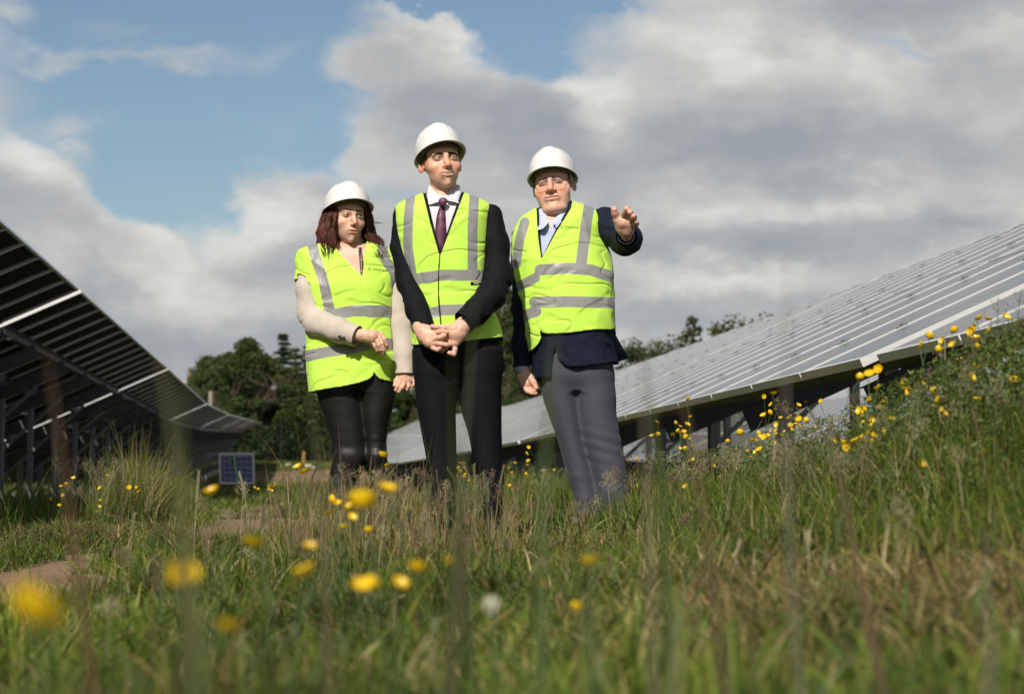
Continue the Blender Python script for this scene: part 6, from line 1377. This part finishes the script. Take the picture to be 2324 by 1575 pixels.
# tall blades close to the lens, each rooted in the ground
def near_blades():
    L = [ # root px, root depth, tip (px, py, depth), width m, colour
     (1285, 1.35, (1262, 735, 1.40), .0075, (.070, .105, .022)), (1500, 1.5, (1455, 735, 1.55), .0035, (.16, .14, .09)), (1500, 1.9, (1462, 800, 1.9), .006, (.07, .10, .03)), (1180, 1.6, (1025, 800, 1.6), .0065, (.045, .060, .018)),
     (980, 1.7, (1080, 660, 1.75), .0050, (.055, .070, .025)), (470, 1.15, (350, 720, 1.2), .007, (.10, .11, .03)), (560, 1.2, (420, 830, 1.25), .008, (.055, .06, .012)), (330, 1.4, (108, 800, 1.45), .006, (.10, .055, .02)),
     (1650, 1.6, (1530, 820, 1.6), .005, (.13, .085, .05)), (1880, 1.5, (1790, 580, 1.55), .0026, (.16, .15, .12)), (2050, 2.0, (1880, 960, 2.0), .008, (.14, .09, .05)), (720, 1.8, (700, 860, 1.8), .006, (.10, .09, .04)), (1570, 1.2, (1560, 1360, 1.2), .008, (.24, .24, .12)), (1330, 1.3, (1345, 1180, 1.35), .007, (.06, .10, .025)),
     (1700, 1.5, (1630, 980, 1.5), .003, (.08, .055, .03)), (420, 1.0, (540, 1100, 1.05), .008, (.05, .08, .015)), (620, 1.3, (600, 1150, 1.3), .008, (.07, .11, .02)), (880, 1.2, (860, 1200, 1.2), .007, (.05, .10, .02)), (1090, 1.2, (1060, 1150, 1.2), .007, (.08, .07, .03)), (2250, 1.3, (2235, 1180, 1.3), .005, (.15, .15, .12))]
    for k, (rx, rd, tip, w_, c) in enumerate(L):
        g = gp(rx, rd); z0 = float(ground_z(*g))-.01; a = Vector((g[0], g[1], z0)); b = at(*tip); N = 10; V = []; F = []; side = RT
        mid = a.lerp(b, .5)+Vector((0, 0, 0))+RT*((k % 3-1)*.028)
        for i in range(N+1):
            t = i/N; p = a*(1-t)**2+mid*2*t*(1-t)+b*t*t; w2 = w_*(.45+.55*math.sin(math.pi*min(1, t*.75+.2)))*(1-t**4)*.5+.0003; V += [p-side*w2, p+FW*w2*.35, p+side*w2]
        for i in range(N): F += [(3*i, 3*i+1, 3*i+4, 3*i+3), (3*i+1, 3*i+2, 3*i+5, 3*i+4)]
        C = np.tile(np.array(c), (len(V), 1)); o = mesh_np('grass_blade', [v-a for v in V], np.array(F), M_GRASS, True, attrs={'col': C}); o.location = a
        where = 'left edge' if rx < 500 else 'left of the people' if rx < 800 else 'front of the people' if rx < 1400 else 'right half'
        tag(o, BL[k], 'grass blade', 'blurred tall blades close to the camera')
    rg = np.random.default_rng(15); n = 1700; y = rg.uniform(.75, 2.6, n); t = rg.uniform(-.28, .28, n)+YAW; x = y*np.tan(t); maxh = CAMZ-.065*y-ground_z(x, y)*0; h = np.clip(rg.uniform(.3, 1.0, n)*(CAMZ-.082*y), .05, .28)
    keep = (rg.random(n) < np.clip(.45+.8*(t-YAW+.25)/.5, .12, 1)); x, y, h = x[keep], y[keep], h[keep]
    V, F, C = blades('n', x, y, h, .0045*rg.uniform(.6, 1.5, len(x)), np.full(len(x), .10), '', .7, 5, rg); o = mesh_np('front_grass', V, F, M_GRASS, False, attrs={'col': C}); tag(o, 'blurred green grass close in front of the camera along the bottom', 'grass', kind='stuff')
BL = ['broad green blade crossing the pointing man\'s jacket and thigh', 'grey-green blade rising just right of the pointing man to the top of his thigh', 'thin green blade right of the pointing man\'s knee', 'dark green blade leaning left across the tall man\'s thighs', 'narrow dark blade leaning right across the tall man\'s right thigh', 'olive blade against the sky at the end of the left row', 'dark olive blade over the far end of the left row', 'rusty brown blade over the posts of the left row', 'brown blade leaning left across the panels right of the pointing man', 'tall grey-brown blade standing before the clouds above the panels', 'brown blade leaning left over the yellow flowers of the bank', 'pale straw blade left of the woman\'s trousers', 'short pale straw stalk at the bottom centre right', 'short green blade left of the pale straw stalk', 'dark brown upright blade over the posts of the right row', 'green blade leaning right over the dark shade at left', 'green blade below the loose panel', 'bright green blade below the woman\'s feet', 'brownish blade below the tall man\'s feet', 'grey blade standing at the lower right edge']
# ------------------------------------------------------------------ flowers
M_PETAL = mat('yellow_petals', (.88, .58, .010), .30, spec=.5, coat=.3, var=.08, vscale=40, trans=.25); M_STAMEN = mat('stamens', (.62, .42, .02), .7); M_STEM = mat('flower_stem', (.06, .10, .025), .6)
def flower_proto():
    pm = MB(); n = 5
    for k in range(n):
        a0 = 2*math.pi*k/n; rows = []
        for i in range(5):
            t = i/4; r = .0125*t; z = .0085*t**1.7; w_ = .0092*math.sin(math.pi*(.12+.72*t))**.8*(.35+.65*t)*1.2; row_ = []
            for j in range(5):
                s_ = (j/4-.5)*2; ang = a0; x = r*(1-.12*s_*s_*t); y = w_*s_*.85; zz = z+.0018*s_*s_*t; row_.append((x*math.cos(ang)-y*math.sin(ang), x*math.sin(ang)+y*math.cos(ang), zz))
            rows.append(row_)
        pm.add([p for r_ in rows for p in r_], [(i*5+j, (i+1)*5+j, (i+1)*5+j+1, i*5+j+1) for i in range(4) for j in range(4)])
    pet = pm.build('petals', [M_PETAL], link=False, smooth=True).data
    sm = MB(); sm.tube([Vector((0, 0, .0005)), Vector((0, 0, .003)), Vector((0, 0, .0048))], [.0030, .0038, .0016], 10); st = sm.build('stamens', [M_STAMEN], link=False, smooth=True).data
    return pet, st
PET, STA = flower_proto()
def stem_mesh(h, bend, sd):
    mb = MB(); rg = random.Random(sd); N = 8; pts = [Vector((bend*((i/N)**2-1)*h, .03*h*math.sin(i*.9+sd), -h+h*i/N)) for i in range(N+1)]; mb.tube(pts, .0011, 5, cap=False)
    for _ in range(3):
        i = rg.randint(2, 5); p = pts[i]; a = rg.uniform(0, 6.28); e = p+Vector((math.cos(a)*.03, math.sin(a)*.03, .025)); m = p.lerp(e, .5)+Vector((0, 0, .008)); s_ = Vector((-math.sin(a), math.cos(a), 0))*.003; mb.add([p, m-s_, e, m+s_], [(0, 1, 2, 3)])
    return mb.build('stem', [M_STEM], link=False).data
STEMS = [stem_mesh(h, b_, i) for i, (h, b_) in enumerate(((.18, .15), (.28, -.2), (.40, .12), (.55, -.1), (.28, .3), (.40, -.3)))]
def flower(p, s_, label, group, rg, face=None):
    g = float(ground_z(p.x, p.y)); h = max(.05, p.z-g); k = min(range(6), key=lambda i: abs((.18, .28, .40, .55, .28, .40)[i]-h)+rg.random()*.03); hb = (.18, .28, .40, .55, .28, .40)[k]
    e = empty('buttercup', p, rg.uniform(0, 6.28)); tag(e, label, 'flower', group); f = child('petals', PET, e); f.scale = (s_,)*3; f.rotation_euler = face or (rg.gauss(.25, .45), rg.gauss(0, .45), 0); child('stamens', STA, f); st = child('stem', STEMS[k], e); st.scale = (1, 1, h/hb)
    return e
def flowers():
    rg = random.Random(3)
    big = [(65, 1410, .86, 1.15, 'huge blurred buttercup at the lower left edge'), (418, 1308, 1.55, 1.0, 'blurred round buttercup below the dark shade at left'), (518, 1432, 1.45, .8, 'blurred dull buttercup lowest of those in the left half'), (572, 1240, 2.2, 1.05, 'bright buttercup alone in the grass below the track'),
           (822, 1152, 2.15, 1.35, 'largest buttercup below the woman, petals like a cup'), (877, 1118, 2.6, 1.1, 'round blurred buttercup below the woman\'s right-hand boot'), (695, 1305, 2.1, 1.05, 'orange-yellow buttercup in the grass halfway down left of centre'), (702, 1247, 2.5, .8, 'small blurred buttercup above the orange-yellow one'),
           (818, 1337, 2.1, .9, 'left one of a touching pair of buttercups low in the centre'), (838, 1330, 2.15, .8, 'right one of a touching pair of buttercups low in the centre'), (948, 1298, 2.2, 1.0, 'side-on buttercup low below the tall man\'s left boot'), (1025, 1283, 2.3, .9, 'buttercup low below the tall man\'s clasped hands'), (905, 1330, 2.2, .8, 'dull buttercup left of the side-on one'),
           (1340, 1283, 2.3, .95, 'buttercup low below the pointing man'), (1305, 1383, 2.4, .7, 'small buttercup lowest right of centre'), (483, 1120, 3.2, 1.0, 'open buttercup facing the camera over the track at left'), (868, 1037, 6.2, 1.35, 'wide open buttercup beside the woman\'s right knee'), (880, 1058, 6.2, .8, 'small buttercup hanging below the wide open one at her knee'),
           (677, 1063, 5.2, 1.0, 'top one of three buttercups left of the woman\'s shins'), (683, 1075, 5.2, .9, 'lower left one of three buttercups left of the woman\'s shins'), (694, 1072, 5.2, .95, 'lower right one of three buttercups left of the woman\'s shins'), (748, 1134, 4.4, .9, 'buttercup low left under the woman\'s boots'), (766, 1145, 4.4, .8, 'buttercup right of and below the one under her boots'),
           (793, 1152, 4.2, .8, 'buttercup touching the cup-shaped one on its left'), (748, 1168, 4.2, 1.0, 'buttercup under the pair below the woman\'s boots'), (797, 1177, 4.0, .9, 'buttercup just under the cup-shaped one'), (780, 1199, 4.0, .7, 'small buttercup in the low group under the cup-shaped one'), (837, 1207, 4.0, .8, 'lone buttercup right of the low group'),
           (1228, 1330, 2.0, .6, 'faint tiny buttercup in the low grass below the two men')]
    for x, y, d, s_, lb in big: flower(at(x, y, d), s_, lb, None, rg, (rg.gauss(.5, .4), rg.gauss(0, .3), 0))
    top = [(2225, 725, 'topmost buttercup of the high cluster at the right edge'), (2243, 728, 'buttercup right of the topmost one'), (2215, 745, 'left hanging buttercup of the high cluster'), (2248, 752, 'lower right buttercup of the high cluster'), (2205, 752, 'lowest buttercup of the high cluster'), (2282, 722, 'lone buttercup right of the high cluster'), (2107, 765, 'buttercup highest on the left of the grassy slope'),
           (2095, 783, 'side-on buttercup under the highest left one'), (2168, 752, 'buttercup between the highest left one and the high cluster'), (2133, 795, 'buttercup hanging before the low edge of the panels'), (2164, 785, 'double buttercup left of the panel corner'), (2213, 772, 'buttercup under the high cluster'), (2212, 787, 'lower buttercup under the high cluster'), (2142, 775, 'narrow side-on buttercup on the slope'),
           (1952, 858, 'cup-shaped buttercup on a long stem before the pale panels'), (1995, 840, 'tall side-on buttercup on a long stem'), (1974, 853, 'closed bud between the two tall ones'), (1995, 883, 'buttercup under the tall side-on one'), (2055, 868, 'upper buttercup of the bright group of three'), (2048, 883, 'left buttercup of the bright group of three'), (2068, 888, 'right buttercup of the bright group of three'),
           (2120, 890, 'buttercup on the slope right of the bright group'), (2090, 873, 'small buttercup above right of the bright group'), (1977, 908, 'flat open buttercup below the cup-shaped one'), (2001, 930, 'buttercup facing the camera in the middle of the slope'), (1955, 932, 'buttercup left of the one facing the camera'), (2067, 938, 'buttercup right of the one facing the camera')]
    for x, y, lb in top: flower(at(x, y, rg.uniform(5.4, 6.4)), rg.uniform(.95, 1.25), lb, None, rg, (rg.gauss(.8, .4), rg.gauss(0, .5), 0))
    ORD = ['first', 'second', 'third', 'fourth', 'fifth', 'sixth', 'seventh', 'eighth', 'ninth', 'tenth']+['%dth' % k if k % 10 not in (1, 2, 3) or k < 20 else '%d%s' % (k, {1: 'st', 2: 'nd', 3: 'rd'}[k % 10]) for k in range(11, 60)]
    def clus(n, cx, cy, sx, sy, d0, d1, label, group):
        got = []
        for _ in range(n):
            x, y = rg.gauss(cx, sx), rg.gauss(cy, sy); d = rg.uniform(d0, d1); p = at(x, y, d); g = float(ground_z(p.x, p.y))
            if p.z < g+.05: p.z = g+rg.uniform(.06, .2)
            if p.z > g+.75: p.z = g+.7
            got.append((x, p))
        for k, (x, p) in enumerate(sorted(got, key=lambda q: q[0])):
            o_ = 'leftmost' if k == 0 else 'rightmost' if k == n-1 else ORD[k]+' from the left'
            flower(p, rg.uniform(.8, 1.2), 'yellow buttercup, '+o_+' '+label, group, rg, (rg.gauss(.6, .5), rg.gauss(0, .5), 0))
    clus(24, 1975, 985, 38, 32, 5.6, 6.8, 'in the dense patch on the right bank', 'buttercups in the dense patch of the right bank')
    clus(34, 1780, 955, 42, 28, 7.5, 10, 'in the upper patch before the right row posts', 'buttercups before the posts of the right row')
    clus(22, 1720, 1020, 60, 30, 7.0, 9.5, 'in the grass under the patch by the posts', 'buttercups under the patch before the posts')
    clus(20, 1530, 985, 32, 22, 8.5, 11, 'in the patch beside the pointing man', 'buttercups nearest the pointing man')
    clus(24, 1560, 1060, 90, 26, 8, 11, 'scattered low right of the pointing man', 'buttercups low on the bank')
    clus(30, 1175, 1065, 42, 22, 12, 20, 'between the two men', 'buttercups between the two men')
    clus(12, 1050, 1085, 10, 18, 11, 15, 'between the tall man\'s shins', 'buttercups between the tall man\'s legs')
    clus(14, 250, 1120, 90, 26, 9, 12, 'in the shade under the left row', 'buttercups under the left row')
    clus(10, 590, 1105, 22, 10, 14, 20, 'by the track left of the woman', 'buttercups by the track')
    clus(12, 2190, 880, 60, 60, 5.0, 6.2, 'on the slope at the right edge', 'buttercups on the slope at the right edge')
    clus(8, 2150, 1060, 80, 40, 4.5, 6, 'scattered at the foot of the right bank', 'buttercups scattered low on the right bank')
    # one white clover head
    e = empty('clover', at(1115, 1375, 2.0)); tag(e, 'white clover head in the low grass under the two men', 'flower'); mb = MB(); rr = random.Random(4)
    for _ in range(46):
        v = Vector((rr.gauss(0, 1), rr.gauss(0, 1), rr.gauss(.4, 1))).normalized(); mb.tube([v*.002, v*.006, v*.0095], [.0008, .0016, .0007], 5)
    mb.build('flower_head', [mat('clover_white', (.62, .60, .46), .7)], e, smooth=True); h = e.location.z-float(ground_z(e.location.x, e.location.y)); mb = MB(); mb.tube([Vector((.01, 0, -h)), Vector((0, 0, 0))], .0012, 5); mb.build('stem', [M_STEM], e)
if not globals().get('NOGRASS'):
    build_grass(); near_blades(); flowers()
